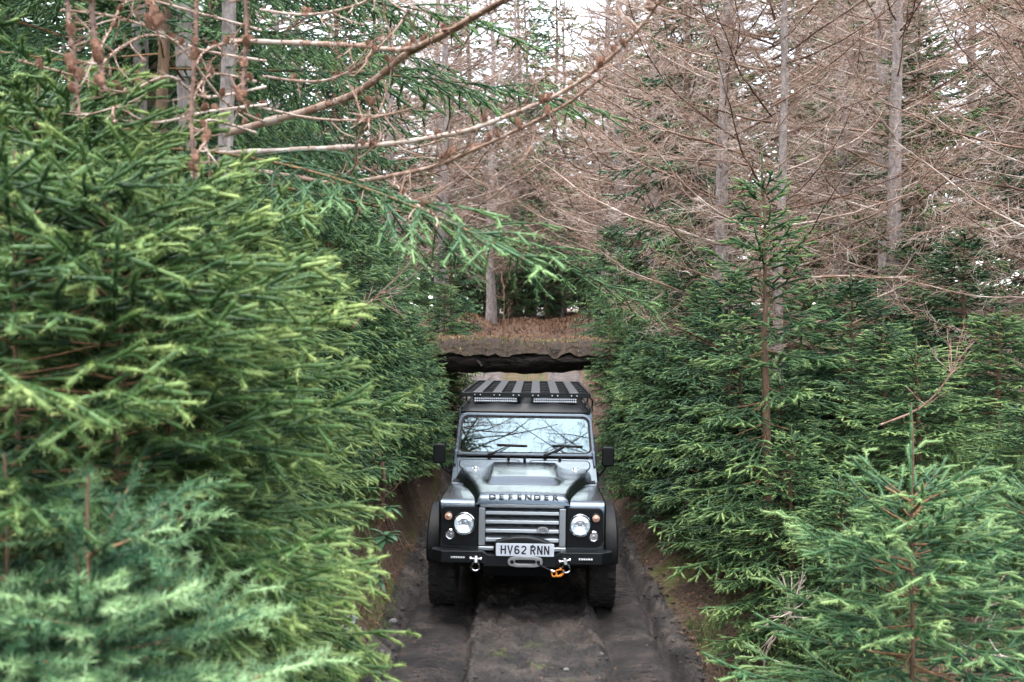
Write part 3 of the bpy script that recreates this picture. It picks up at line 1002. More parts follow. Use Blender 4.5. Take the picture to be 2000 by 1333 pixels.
for (k, x, y, s) in [('tall_a', -4.6, 12.5, .8), ('tall_b', -6.5, 9.5, .9), ('tall_a', -3.9, 9.2, .75), ('tall_b', -5.0, 15.5, .9), ('tall_a', -3.4, 18.5, .85), ('tall_b', -8.5, 14, 1.1), ('tall_a', -7.2, 19, 1.1), ('tall_b', -3.6, 26, 1.2), ('tall_a', -11, 21, 1.3),
                     ('tall_b', 5.2, 12.8, .6), ('tall_a', 3.6, 21, 1.0), ('tall_b', 6.3, 22, 1.2), ('tall_a', 9.5, 18, 1.15), ('tall_b', 13, 24, 1.4), ('tall_a', 7.8, 13.5, .8), ('tall_b', 4.4, 29, 1.25), ('tall_a', 9.2, 29, 1.5), ('tall_b', -6.5, 30, 1.45),
                     ('tall_a', -2.6, 41, 1.3), ('tall_b', 3.6, 44, 1.4), ('tall_a', 6.5, 42, 1.6), ('tall_b', -6, 45, 1.7), ('tall_a', 12, 38, 1.7), ('tall_b', -11, 37, 1.7), ('tall_a', 1.0, 50, 1.25), ('tall_b', -2.2, 54, 1.35), ('tall_b', 4, 56, 1.6), ('tall_a', 18, 34, 1.8), ('tall_a', -17, 33, 1.8), ('tall_b', 17, 46, 2), ('tall_b', -17, 48, 2), ('tall_a', 11, 58, 2), ('tall_a', -10, 58, 2),
                     ('tall_b', -.4, 64, 1.3), ('tall_a', 7.5, 60, 1.9), ('tall_a', -5.5, 62, 1.8), ('tall_b', 2.2, 62, 1.4), ('tall_a', .1, 52, 2.0), ('tall_b', 2.0, 46, 1.9), ('tall_a', -1.7, 46, 1.8), ('tall_b', 4.3, 38, 1.6), ('tall_a', 1.1, 58, 2.1), ('tall_b', 8.4, 24, 1.2), ('tall_a', 11, 30, 1.5), ('tall_b', 15, 28, 1.5), ('tall_a', 7.2, 34, 1.5), ('tall_b', 10.2, 15, .75), ('tall_a', 12.5, 19, 1.1), ('tall_b', 6.2, 16.8, .8), ('tall_a', 14, 42, 1.9), ('tall_b', 8.5, 48, 1.9), ('tall_b', .2, 44, .45), ('tall_a', 1.5, 43, .5), ('tall_b', -1.2, 43, .5), ('tall_a', 2.9, 42, .55), ('tall_b', .9, 48, .8)]:
    place(k, 'spruce_tree', 'tall dark spruce in the wood behind the bridge', 'spruce', x, y, None, s, 'tall spruces in the wood behind')

# ---- the larch with cones whose branches cross the top left ---------------------------------
LX, LY = -1.52, 5.2
L1 = thing('larch_tree', 'bare coned larch with pale branches crossing the top left of the picture', 'larch', (LX, LY, .75))
tm, _p = trunk_mesh('coned_larch_trunk', 12, .05, .012, 'bark_larch', 12, 18, wob=.02, seed=5)
meshobj('trunk', tm, None, L1)
for nm, me in zip(('limbs', 'crown'), PROTO['larch_high'][1:]):
    c = meshobj(nm, me, None, L1)
    c.location = (0, 0, -.2)
    c.rotation_euler = (0, 0, 1.3)
    c.scale = (1.3, 1.3, 1.3)
    c['kind'] = 'stuff'
cone_prof = [(0, 0), (.35, .06), (.48, .25), (.5, .45), (.42, .68), (.25, .88), (0, 1)]


def cone_mesh(seed):
    g = random.Random(seed)
    bm = bmesh.new()
    h, r = .034, .025
    # body plus overlapping scales
    V, F = [], []
    n = 8
    for (a, t) in cone_prof:
        for k in range(n):
            an = 2 * math.pi * k / n
            V.append((a * r * .9 * math.cos(an), a * r * .9 * math.sin(an), t * h))
    for i in range(len(cone_prof) - 1):
        for k in range(n):
            F.append((i * n + k, i * n + (k + 1) % n, (i + 1) * n + (k + 1) % n, (i + 1) * n + k))
    for q in range(34):
        t = (q + .5) / 34
        a = np.interp(t, [c[1] for c in cone_prof], [c[0] for c in cone_prof]) * r
        an = q * 2.4
        ca, sa = math.cos(an), math.sin(an)
        z = t * h
        w_ = .006
        b0 = len(V)
        V += [(a * .8 * ca - w_ * sa, a * .8 * sa + w_ * ca, z - .003), (a * .8 * ca + w_ * sa, a * .8 * sa - w_ * ca, z - .003), ((a + .004) * ca + w_ * .6 * sa, (a + .004) * sa - w_ * .6 * ca, z + .006), ((a + .004) * ca - w_ * .6 * sa, (a + .004) * sa + w_ * .6 * ca, z + .006)]
        F.append((b0, b0 + 1, b0 + 2, b0 + 3))
    return arr_mesh('cone', V, F, 'cone', smooth=True)


CONES = [cone_mesh(i) for i in range(2)]


def limb(pts, r0, r1, seed, side=14, sl=.22, tone0=.8, tone1=.35, cones=4, parent=L1, origin=(LX, LY, .75), up=.2):
    """a branch through given points with knobbly side twigs; cones sit on it"""
    q = random.Random(seed)
    O = np.array(origin)
    K = [np.array(p) - O for p in pts]
    # catmull-rom
    C = []
    for i in range(len(K) - 1):
        p0, p1, p2, p3 = K[max(0, i - 1)], K[i], K[i + 1], K[min(len(K) - 1, i + 2)]
        for j in range(9):
            t = j / 9
            C.append(.5 * ((2 * p1) + (-p0 + p2) * t + (2 * p0 - 5 * p1 + 4 * p2 - p3) * t * t + (-p0 + 3 * p1 - 3 * p2 + p3) * t ** 3))
    C.append(K[-1])
    S = Segs()
    n = len(C) - 1
    for i in range(n):
        a, b = i / n, (i + 1) / n
        jr = 1 + .22 * math.sin(i * 1.7 + seed) * q.random()
        S.add(C[i], C[i + 1], (r0 + (r1 - r0) * a) * jr, (r0 + (r1 - r0) * b) * jr, tone0 + (tone1 - tone0) * a + q.uniform(-.22, .15), 0, 0)
        # short-shoot knobs
        for _ in range(2):
            d = np.array([q.uniform(-1, 1), q.uniform(-1, 1), q.uniform(-1, 1)])
            d = d / np.linalg.norm(d)
            p = C[i] + (C[i + 1] - C[i]) * q.random()
            rr = r0 + (r1 - r0) * a
            S.add(p, p + d * (rr + .006), .0035, .003, .3, 1, 0)
    for k in range(side):
        i = q.randrange(int(n * .15), n)
        p = C[i]
        ax = norm(C[min(i + 1, n)] - C[i - 1])
        v = ax * q.uniform(.2, .8) + np.array([q.uniform(-.6, .6), q.uniform(-.6, .6), q.uniform(-.7, .6)])
        l = sl * q.uniform(.3, 1.1)
        for j in range(4):
            v = v / np.linalg.norm(v)
            S.add(p, p + v * l / 4, .0034 - .0006 * j, .0028 - .0006 * j, tone1 + q.uniform(-.1, .3), 1, 0)
            if j == 2:
                for e in (-1, 1):
                    w_ = v + np.array([q.uniform(-.6, .6), q.uniform(-.6, .6), q.uniform(-.4, .5)])
                    S.add(p, p + w_ / np.linalg.norm(w_) * l * .3, .002, .0013, tone1, 1, 0)
            p = p + v * l / 4
            v = v + np.array([q.uniform(-.25, .25), q.uniform(-.25, .25), up * q.uniform(0, 1)])
    me = wood('branch', S.np(), 6, 'larch_twig', tone=True)
    o = meshobj('branch', me, None, parent)
    for k in range(int(cones * 1.5)):
        i = q.randrange(1, n)
        rr = r0 + (r1 - r0) * i / n
        c = meshobj('cone', CONES[k % 2], None, parent)
        a = q.uniform(0, 6.28)
        off = np.array([math.cos(a) * .6, -.4, q.uniform(-.7, 1)]) * (rr + .006)
        c.location = C[i] + off
        c.rotation_euler = (q.uniform(-.7, .7), q.uniform(-.7, .7), q.uniform(0, 6))
        s_ = q.uniform(.65, 1.0)
        c.scale = (s_, s_, s_)
    return o


def pp(lst, d0, d1):
    n = len(lst) - 1
    return [P(x, y, d0 + (d1 - d0) * i / n) for i, (x, y) in enumerate(lst)]


limb(pp([(440, 262), (640, 205), (715, 170), (790, 110), (880, 62), (960, 15), (1080, -40)], 4.6, 3.1), .017, .009, 1, 12, cones=5)
limb(pp([(440, 80), (610, 86), (700, 90), (785, 98), (850, 76), (920, 36), (1010, -15)], 4.6, 3.0), .012, .007, 2, 12, cones=6)
limb(pp([(430, 300), (640, 290), (760, 282), (860, 266), (920, 254), (1010, 220), (1100, 180), (1190, 115), (1270, 30), (1300, -30)], 4.6, 3.2), .013, .005, 3, 22, cones=9, tone1=.4)
limb(pp([(430, 322), (570, 345), (660, 358), (760, 345), (850, 325), (910, 300), (1010, 255), (1100, 208), (1180, 150)], 4.6, 3.1), .012, .004, 4, 20, cones=8, tone1=.4)
for i, (lst, d0, r0) in enumerate([([(384, -40), (384, 40), (380, 130), (374, 230), (382, 350)], 3.0, .008), ([(478, -40), (482, 60), (476, 150), (474, 200)], 3.0, .007), ([(178, -30), (184, 60), (196, 120), (206, 180)], 2.8, .008),
                                  ([(130, -30), (138, 60), (148, 130), (152, 190)], 2.7, .006), ([(300, -30), (297, 30), (302, 60)], 2.9, .006)]):
    limb(pp(lst, d0, d0 - .1), r0, .005, 20 + i, 5, sl=.12, tone0=.12, tone1=.2, cones=4)
for i, (lst, d0) in enumerate([([(510, 60), (400, 30), (262, 0), (215, 62), (196, 100)], 3.3), ([(520, 120), (400, 100), (300, 70), (235, 95), (196, 130)], 3.2), ([(500, 80), (440, 85), (400, 102), (384, 128)], 3.2), ([(520, 170), (400, 190), (330, 150), (240, 180), (150, 150), (40, 120)], 3.2),
                              ([(500, 160), (420, 145), (385, 175)], 3.2), ([(520, 205), (410, 218), (300, 240), (228, 210), (225, 240)], 3.2), ([(520, 240), (440, 200), (350, 90), (250, 40), (120, 20)], 3.3), ([(500, 260), (410, 235), (405, 270), (385, 300)], 3.1),
                              ([(510, 20), (600, 30), (700, 10), (760, -30)], 3.3), ([(515, 150), (620, 160), (700, 130), (770, 60), (800, 20)], 3.4), ([(510, 210), (600, 230), (700, 235), (800, 215)], 3.4), ([(640, 355), (690, 330), (700, 270), (740, 180)], 3.4), ([(760, 345), (800, 390), (850, 420)], 3.3)]):
    limb(pp(lst, d0 + 1.2, d0), .0065, .003, 40 + i, 9, sl=.2, tone0=.85, tone1=.5, cones=2)

# ------------------------------------------------------------------ vehicle
plain('black_plastic', (0.006, 0.007, 0.008), 0.55, spec=.18, bump=.05, bscale=300)
plain('black_satin', (0.006, 0.008, 0.009), 0.45, spec=.25, bump=.04, bscale=120, var=.3)
plain('rubber', (0.016, 0.0135, 0.012), 0.9, bump=.5, bscale=22, var=.7)
plain('chrome', (0.75, 0.77, 0.8), 0.12, metal=1)
plain('steel', (0.55, 0.57, 0.6), 0.3, metal=1)
plain('alloy', (0.5, 0.51, 0.52), 0.35, metal=1, bump=.05)
plain('slat_metal', (0.42, 0.46, 0.50), 0.3, metal=.85, coat=.3)
plain('rack_slat', (0.085, 0.09, 0.097), 0.42, metal=.8, bump=.06, bscale=180, var=.15)
plain('plate_white', (0.62, 0.66, 0.72), 0.35)
plain('ink', (0.008, 0.009, 0.014), 0.4)
plain('lettering', (0.012, 0.014, 0.018), 0.6, spec=.2)
plain('reflector', (0.70, 0.76, 0.82), 0.22, metal=1, bump=.6, bscale=60)
plain('lamp_glow', (0.9, 0.93, 1.0), 0.2, emit=((0.85, 0.93, 1.0), .35))  # emission for the bright patches painted into the headlight bowls
plain('amber_glass', (0.75, 0.42, 0.30), 0.12, coat=1)
plain('led_white', (0.75, 0.78, 0.82), 0.25, metal=.4)
plain('hook_orange', (0.62, 0.20, 0.02), 0.4)
plain('rope_black', (0.01, 0.01, 0.012), 0.8, bump=.5, bscale=200)
plain('interior', (0.012, 0.012, 0.013), 0.8)
plain('roof_black', (0.004, 0.005, 0.006), 0.38, spec=.15, bump=.03, bscale=25)
plain('red_lens', (0.3, 0.01, 0.01), 0.2)


def paint_material():
    m, n, l, p = newmat('paint')
    tc = n.new('ShaderNodeTexCoord')
    a = n.new('ShaderNodeTexNoise')
    a.inputs['Scale'].default_value = 3.0
    a.inputs['Detail'].default_value = 6
    l.new(tc.outputs['Object'], a.inputs['Vector'])
    rp = n.new('ShaderNodeValToRGB')
    rp.color_ramp.elements[0].color = (.060, .076, .092, 1)
    rp.color_ramp.elements[1].color = (.072, .090, .107, 1)
    l.new(a.outputs['Fac'], rp.inputs[0])
    # mud film on the lower body
    sx = n.new('ShaderNodeSeparateXYZ')
    l.new(tc.outputs['Object'], sx.inputs[0])
    mr = n.new('ShaderNodeMapRange')
    mr.inputs[1].default_value = 0.95
    mr.inputs[2].default_value = 0.45
    l.new(sx.outputs['Z'], mr.inputs[0])
    b = n.new('ShaderNodeTexNoise')
    b.inputs['Scale'].default_value = 14
    b.inputs['Detail'].default_value = 8
    l.new(tc.outputs['Object'], b.inputs['Vector'])
    mu = n.new('ShaderNodeMath')
    mu.operation = 'MULTIPLY'
    l.new(mr.outputs[0], mu.inputs[0])
    l.new(b.outputs['Fac'], mu.inputs[1])
    mx = n.new('ShaderNodeMixRGB')
    l.new(mu.outputs[0], mx.inputs[0])
    l.new(rp.outputs[0], mx.inputs[1])
    mx.inputs[2].default_value = (.10, .085, .07, 1)
    l.new(mx.outputs[0], p.inputs['Base Color'])
    p.inputs['Metallic'].default_value = 1.0
    # water beads and streaks change the gloss a little
    dr = n.new('ShaderNodeTexNoise')
    dr.inputs['Scale'].default_value = 90
    dr.inputs['Detail'].default_value = 2
    l.new(tc.outputs['Object'], dr.inputs['Vector'])
    r2 = n.new('ShaderNodeMapRange')
    r2.inputs[1].default_value = .35
    r2.inputs[2].default_value = .7
    r2.inputs[3].default_value = .24
    r2.inputs[4].default_value = .27
    l.new(dr.outputs['Fac'], r2.inputs[0])
    l.new(r2.outputs[0], p.inputs['Roughness'])
    p.inputs['Coat Weight'].default_value = .25
    p.inputs['Coat Roughness'].default_value = .06
    bp = n.new('ShaderNodeBump')
    bp.inputs['Strength'].default_value = .0
    bp.inputs['Distance'].default_value = .004
    l.new(dr.outputs['Fac'], bp.inputs['Height'])
    l.new(bp.outputs['Normal'], p.inputs['Normal'])
    MATS['paint'] = m
    # window glass: strong clear reflection over a dark cabin
    m, n, l, p = newmat('window_glass')
    tr = n.new('ShaderNodeBsdfTransparent')
    tr.inputs[0].default_value = (.55, .62, .62, 1)
    gl = n.new('ShaderNodeBsdfGlossy')
    gl.inputs['Roughness'].default_value = 0.0
    gl.inputs['Color'].default_value = (.80, .97, 1.0, 1)
    fr = n.new('ShaderNodeFresnel')
    fr.inputs[0].default_value = 2.65
    mx = n.new('ShaderNodeMixShader')
    l.new(fr.outputs[0], mx.inputs[0])
    l.new(tr.outputs[0], mx.inputs[1])
    l.new(gl.outputs[0], mx.inputs[2])
    l.new(mx.outputs[0], n['Material Output'].inputs[0])
    MATS['window_glass'] = m
    m, n, l, p = newmat('lamp_glass')
    tr = n.new('ShaderNodeBsdfTransparent')
    gl = n.new('ShaderNodeBsdfGlossy')
    gl.inputs['Roughness'].default_value = 0.03
    fr = n.new('ShaderNodeFresnel')
    fr.inputs[0].default_value = 1.5
    mx = n.new('ShaderNodeMixShader')
    l.new(fr.outputs[0], mx.inputs[0])
    l.new(tr.outputs[0], mx.inputs[1])
    l.new(gl.outputs[0], mx.inputs[2])
    l.new(mx.outputs[0], n['Material Output'].inputs[0])
    MATS['lamp_glass'] = m


paint_material()
CAR = thing('off_road_vehicle', 'grey boxy off-road vehicle with roof rack driving nose-on along the muddy track', 'car', (0.097, 9.67, -0.008), -0.025)
CAR.rotation_euler[1] = R(0.7)


class B:
    """bmesh collector"""

    def __init__(s):
        s.bm = bmesh.new()

    def box(s, x0, x1, y0, y1, z0, z1):
        v = [s.bm.verts.new(c) for c in ((x0, y0, z0), (x1, y0, z0), (x1, y1, z0), (x0, y1, z0), (x0, y0, z1), (x1, y0, z1), (x1, y1, z1), (x0, y1, z1))]
        for f in ((0, 3, 2, 1), (4, 5, 6, 7), (0, 1, 5, 4), (1, 2, 6, 5), (2, 3, 7, 6), (3, 0, 4, 7)):
            s.bm.faces.new([v[i] for i in f])
        return s

    def hexa(s, b, t):
        v = [s.bm.verts.new(c) for c in list(b) + list(t)]
        for f in ((0, 3, 2, 1), (4, 5, 6, 7), (0, 1, 5, 4), (1, 2, 6, 5), (2, 3, 7, 6), (3, 0, 4, 7)):
            s.bm.faces.new([v[i] for i in f])
        return s

    def prism(s, poly, axis, a, b):
        """poly: 2d points extruded along axis from a to b"""
        def mk(p, t):
            return {'x': (t, p[0], p[1]), 'y': (p[0], t, p[1]), 'z': (p[0], p[1], t)}[axis]
        A = [s.bm.verts.new(mk(p, a)) for p in poly]
        C = [s.bm.verts.new(mk(p, b)) for p in poly]
        n = len(poly)
        s.bm.faces.new(A[::-1])
        s.bm.faces.new(C)
        for i in range(n):
            s.bm.faces.new((A[i], A[(i + 1) % n], C[(i + 1) % n], C[i]))
        return s

    def ring(s, outer, inner, axis, a, b):
        def mk(p, t):
            return {'x': (t, p[0], p[1]), 'y': (p[0], t, p[1]), 'z': (p[0], p[1], t)}[axis]
        n = len(outer)
        O = [[s.bm.verts.new(mk(p, t)) for p in outer] for t in (a, b)]
        I = [[s.bm.verts.new(mk(p, t)) for p in inner] for t in (a, b)]
        for i in range(n):
            j = (i + 1) % n
            s.bm.faces.new((O[0][i], O[0][j], O[1][j], O[1][i]))
            s.bm.faces.new((I[0][j], I[0][i], I[1][i], I[1][j]))
            s.bm.faces.new((O[0][j], O[0][i], I[0][i], I[0][j]))
            s.bm.faces.new((O[1][i], O[1][j], I[1][j], I[1][i]))
        return s

    def tube(s, pts, r, n=8, cap=True):
        pts = [Vector(p) for p in pts]
        rs = r if isinstance(r, (list, tuple)) else [r] * len(pts)
        rings = []
        up = None
        for i, p in enumerate(pts):
            d = (pts[min(i + 1, len(pts) - 1)] - pts[max(i - 1, 0)]).normalized()
            if up is None:
                up = d.cross(Vector((0, 0, 1)) if abs(d.z) < .9 else Vector((1, 0, 0))).normalized()
            else:
                up = (up - d * up.dot(d)).normalized()
            w = d.cross(up)
            rings.append([s.bm.verts.new(p + (up * math.cos(2 * math.pi * k / n) + w * math.sin(2 * math.pi * k / n)) * rs[i]) for k in range(n)])
        for a, b in zip(rings, rings[1:]):
            for k in range(n):
                s.bm.faces.new((a[k], a[(k + 1) % n], b[(k + 1) % n], b[k]))
        if cap:
            s.bm.faces.new(rings[0][::-1])
            s.bm.faces.new(rings[-1])
        return s

    def lathe(s, prof, c, axis='y', n=32, closed=False, caps=True):
        """prof: (radius, offset along axis)"""
        rings = []
        for (r, t) in prof:
            ring = []
            for k in range(n):
                a = 2 * math.pi * k / n
                u, v = r * math.cos(a), r * math.sin(a)
                ring.append(s.bm.verts.new({'y': (c[0] + u, c[1] + t, c[2] + v), 'x': (c[0] + t, c[1] + u, c[2] + v), 'z': (c[0] + u, c[1] + v, c[2] + t)}[axis]))
            rings.append(ring)
        for a, b in zip(rings, rings[1:]):
            for k in range(n):
                s.bm.faces.new((a[k], a[(k + 1) % n], b[(k + 1) % n], b[k]))
        if closed:
            a, b = rings[-1], rings[0]
            for k in range(n):
                s.bm.faces.new((a[k], a[(k + 1) % n], b[(k + 1) % n], b[k]))
        elif caps:
            if prof[0][0] > 1e-4:
                s.bm.faces.new(rings[0][::-1])
            if prof[-1][0] > 1e-4:
                s.bm.faces.new(rings[-1])
        return s

    def surf(s, G, thick=None):
        """G[i][j] grid of points"""
        vs = [[s.bm.verts.new(p) for p in row] for row in G]
        for i in range(len(G) - 1):
            for j in range(len(G[0]) - 1):
                s.bm.faces.new((vs[i][j], vs[i][j + 1], vs[i + 1][j + 1], vs[i + 1][j]))
        return s

    def obj(s, name, mat, parent=None, bev=0.0, seg=2, smooth=True, label=None, angle=35):
        bmesh.ops.remove_doubles(s.bm, verts=s.bm.verts, dist=1e-5)
        bmesh.ops.recalc_face_normals(s.bm, faces=s.bm.faces)
        me = bpy.data.meshes.new(name)
        s.bm.to_mesh(me)
        s.bm.free()
        o = meshobj(name, me, mat, parent)
        if smooth:
            me.polygons.foreach_set('use_smooth', [True] * len(me.polygons))
            me.set_sharp_from_angle(angle=R(angle))
        if bev:
            m = o.modifiers.new('bevel', 'BEVEL')
            m.width = bev
            m.segments = seg
            m.limit_method = 'ANGLE'
            m.angle_limit = R(30)
            m.harden_normals = True
        if label:
            o['label'] = label
        return o


def rrect(x0, x1, z0, z1, r, n=6):
    rr = r if isinstance(r, (list, tuple)) else (r, r, r, r)
    P_ = []
    for (cx, cz, a0, q) in ((x1, z1, 0, rr[0]), (x0, z1, 90, rr[1]), (x0, z0, 180, rr[2]), (x1, z0, 270, rr[3])):
        sx = -1 if cx == x1 else 1
        sz = -1 if cz == z1 else 1
        for k in range(n + 1):
            a = R(a0 + 90 * k / n)
            P_.append((cx + sx * q + q * math.cos(a), cz + sz * q + q * math.sin(a)))
    return P_


def circ(cx, cz, r, n=24, rz=None):
    return [(cx + r * math.cos(2 * math.pi * k / n), cz + (rz or r) * math.sin(2 * math.pi * k / n)) for k in range(n)]


def text_mesh(name, s, size, mat, parent, loc, rot, sx=1.0, bold=0.0, ext=.003, space=1.0, align='CENTER'):
    c = bpy.data.curves.new(name, 'FONT')
    c.body = s
    c.size = size
    c.extrude = ext
    c.offset = bold
    c.space_character = space
    c.align_x = align
    c.align_y = 'CENTER'
    t = bpy.data.objects.new(name, c)
    COL.objects.link(t)
    bpy.context.view_layer.update()
    me = bpy.data.meshes.new_from_object(t.evaluated_get(bpy.context.evaluated_depsgraph_get()))
    bpy.data.objects.remove(t)
    me.name = name
    me.materials.clear()
    o = meshobj(name, me, mat, parent)
    o.location = loc
    o.rotation_euler = rot
    o.scale = (sx, 1, 1)
    return o


# ---- body shell -------------------------------------------------------
XO = .765     # half width below the waist
# lower tub, side panels
b = B()
b.box(-XO, XO, .80, 3.72, .60, 1.10)
BODY = b.obj('body', 'paint', CAR, bev=.03)
# waist to roof: pillars and side frames
for s in (-1, 1):
    for (y0, y1) in ((.98, 1.06), (1.86, 1.97), (2.62, 2.72), (3.62, 3.72)):
        b = B()
        b.hexa([(s * .70, y0, 1.10), (s * .755, y0, 1.10), (s * .755, y1, 1.10), (s * .70, y1, 1.10)],
               [(s * .66, y0 + (.09 if y0 < 1 else 0), 1.79), (s * .712, y0 + (.09 if y0 < 1 else 0), 1.79), (s * .712, y1 + (.05 if y0 < 1 else 0), 1.79), (s * .66, y1, 1.79)])
        b.obj('side_pillar', 'paint', BODY, bev=.008)
    b = B()
    b.hexa([(s * .735, 1.05, 1.18), (s * .741, 1.05, 1.18), (s * .741, 3.64, 1.18), (s * .735, 3.64, 1.18)],
           [(s * .697, 1.13, 1.77), (s * .703, 1.13, 1.77), (s * .703, 3.64, 1.77), (s * .697, 3.64, 1.77)])
    b.obj('side_window', 'window_glass', CAR)
    # doors
    for (y0, y1) in ((1.02, 1.90), (1.94, 2.66)):
        b = B()
        b.box(s * .763, s * .778, y0, y1, .63, 1.17)
        d = b.obj('door', 'paint', CAR, bev=.006)
        b = B()
        b.box(s * .776, s * .80, y1 - .22, y1 - .06, 1.03, 1.07)
        b.obj('door_handle', 'black_plastic', d, bev=.006)
    b = B()
    b.box(s * .70, s * .80, .98, 2.5, .46, .52)
    b.obj('side_step', 'black_satin', CAR, bev=.01)
b = B()
b.box(-.72, .72, 3.70, 3.735, 1.1, 1.79)
b.obj('tailgate', 'paint', BODY, bev=.01)
b = B()
b.box(-.45, .45, 3.735, 3.742, 1.25, 1.7)
b.obj('rear_window', 'window_glass', CAR)
for s in (-1, 1):
    b = B()
    b.lathe([(.04, 0), (.04, .02), (.0, .026)], (s * .66, 3.72, .9), 'y', 20)
    b.obj('tail_lamp', 'red_lens', CAR)
# roof
G = []
for i in range(9):
    row = []
    t = i / 8
    for j in range(25):
        u = j / 24 * 2 - 1
        hw = .70
        x = hw * u
        edge = (1 - abs(u) ** 6) ** .5
        z = 1.79 + .085 * edge * min(1, (t * 6) ** .6) + .008 * math.cos(u * 14) * edge * (1 if t > .02 else 0)
        row.append((x, 1.06 + (3.72 - 1.06) * t ** 1.6, z))
    G.append(row)
b = B()
b.surf(G)
b.box(-.70, .70, 1.065, 3.72, 1.765, 1.79)
b.obj('roof', 'roof_black', CAR)
# gutter
for s in (-1, 1):
    b = B()
    b.tube([(s * .712, 1.10, 1.785), (s * .725, 1.3, 1.795), (s * .725, 3.70, 1.795)], .012, 6)
    b.obj('rain_gutter', 'black_satin', CAR)
# cabin inside
b = B()
b.box(-.70, .70, 1.00, 1.20, 1.10, 1.31)
b.obj('dashboard', 'interior', CAR, bev=.03)
b = B()
b.box(-.72, .72, 2.9, 2.95, 1.1, 1.77)
b.obj('rear_bulkhead', 'interior', CAR)
for s in (-1, 1):
    b = B()
    b.box(s * .38 - .24, s * .38 + .24, 1.55, 2.05, 1.1, 1.17)
    b.hexa([(s * .38 - .23, 1.95, 1.1), (s * .38 + .23, 1.95, 1.1), (s * .38 + .23, 2.08, 1.1), (s * .38 - .23, 2.08, 1.1)], [(s * .38 - .2, 2.05, 1.48), (s * .38 + .2, 2.05, 1.48), (s * .38 + .2, 2.15, 1.48), (s * .38 - .2, 2.15, 1.48)])
    b.box(s * .38 - .12, s * .38 + .12, 2.07, 2.15, 1.5, 1.66)
    b.obj('seat', 'interior', CAR, bev=.03)
b = B()
b.lathe([(.185, -.012), (.2, 0), (.185, .012), (.17, 0)], (0, 0, 0), 'y', 28, closed=True)
sw = b.obj('steering_wheel', 'interior', CAR)
sw.location = (.36, 1.32, 1.34)
sw.rotation_euler = (R(-35), 0, 0)

# ---- bulkhead and windscreen -------------------------------------------
LEAN = math.atan2(.20, .43)


def ws(x, h, off=0.0):
    """point on the windscreen plane: h metres up the slope from its foot, off metres in front"""
    return (x, .83 + h * math.sin(LEAN) - off * math.cos(LEAN), 1.34 + h * math.cos(LEAN) + off * math.sin(LEAN))


HS = .43 / math.cos(LEAN)


def on_plane(poly, o0, o1, fn, name, mat, parent, hole=None, bev=0.0):
    b = B()
    n = len(poly)
    if hole:
        lay = []
        for q in (poly, hole):
            lay.append([[b.bm.verts.new(fn(p[0], p[1], o)) for p in q] for o in (o0, o1)])
        (O0, O1), (I0, I1) = lay
        for i in range(n):
            j = (i + 1) % n
            b.bm.faces.new((O0[i], O0[j], O1[j], O1[i]))
            b.bm.faces.new((I0[j], I0[i], I1[i], I1[j]))
            b.bm.faces.new((O0[j], O0[i], I0[i], I0[j]))
            b.bm.faces.new((O1[i], O1[j], I1[j], I1[i]))
    else:
        A = [b.bm.verts.new(fn(p[0], p[1], o0)) for p in poly]
        C = [b.bm.verts.new(fn(p[0], p[1], o1)) for p in poly]
        b.bm.faces.new(A[::-1])
        b.bm.faces.new(C)
        for i in range(n):
            j = (i + 1) % n
            b.bm.faces.new((A[i], A[j], C[j], C[i]))
    return b.obj(name, mat, parent, bev=bev)


def taper(poly, k):
    """narrow towards the top by k metres per side"""
    return [(x - math.copysign(k * max(0, z) / HS, x) * min(1, abs(x) / .5), z) for x, z in poly]


outer = taper(rrect(-.742, .742, 0, HS + .0, (.09, .09, .02, .02), 8), .034)
inner = taper(rrect(-.706, .706, .026, HS - .034, (.07, .07, .06, .06), 8), .032)
FRAME = on_plane(outer, -.03, .02, ws, 'windscreen_frame', 'paint', CAR, hole=inner, bev=.008)
seal_i = taper(rrect(-.690, .690, .040, HS - .047, (.06, .06, .05, .05), 8), .032)
on_plane(taper(rrect(-.708, .708, .024, HS - .032, (.071, .071, .061, .061), 8), .032), -.012, .012, ws, 'rubber_seal', 'rubber', FRAME, hole=seal_i)
on_plane(taper(rrect(-.695, .695, .036, HS - .043, (.06, .06, .05, .05), 8), .032), -.004, .002, ws, 'windscreen', 'window_glass', CAR)
# hinge brackets at the foot of the frame
for s in (-1, 1):
    b = B()
    p0, p1 = Vector(ws(s * .722, .05, .022)), Vector((s * .735, .775, 1.25))
    b.hexa([p1 + Vector((-.012, -.02, 0)), p1 + Vector((.012, -.02, 0)), p1 + Vector((.012, .05, 0)), p1 + Vector((-.012, .05, 0))],
           [p0 + Vector((-.016, -.02, 0)), p0 + Vector((.016, -.02, 0)), p0 + Vector((.016, .05, 0)), p0 + Vector((-.016, .05, 0))])
    b.obj('frame_hinge', 'paint', FRAME, bev=.006)


def bk(x, h, off=0.0):
    t = math.atan2(.085, .14)
    return (x, .755 + h * math.sin(t) - off * math.cos(t), 1.19 + h * math.cos(t) + off * math.sin(t))


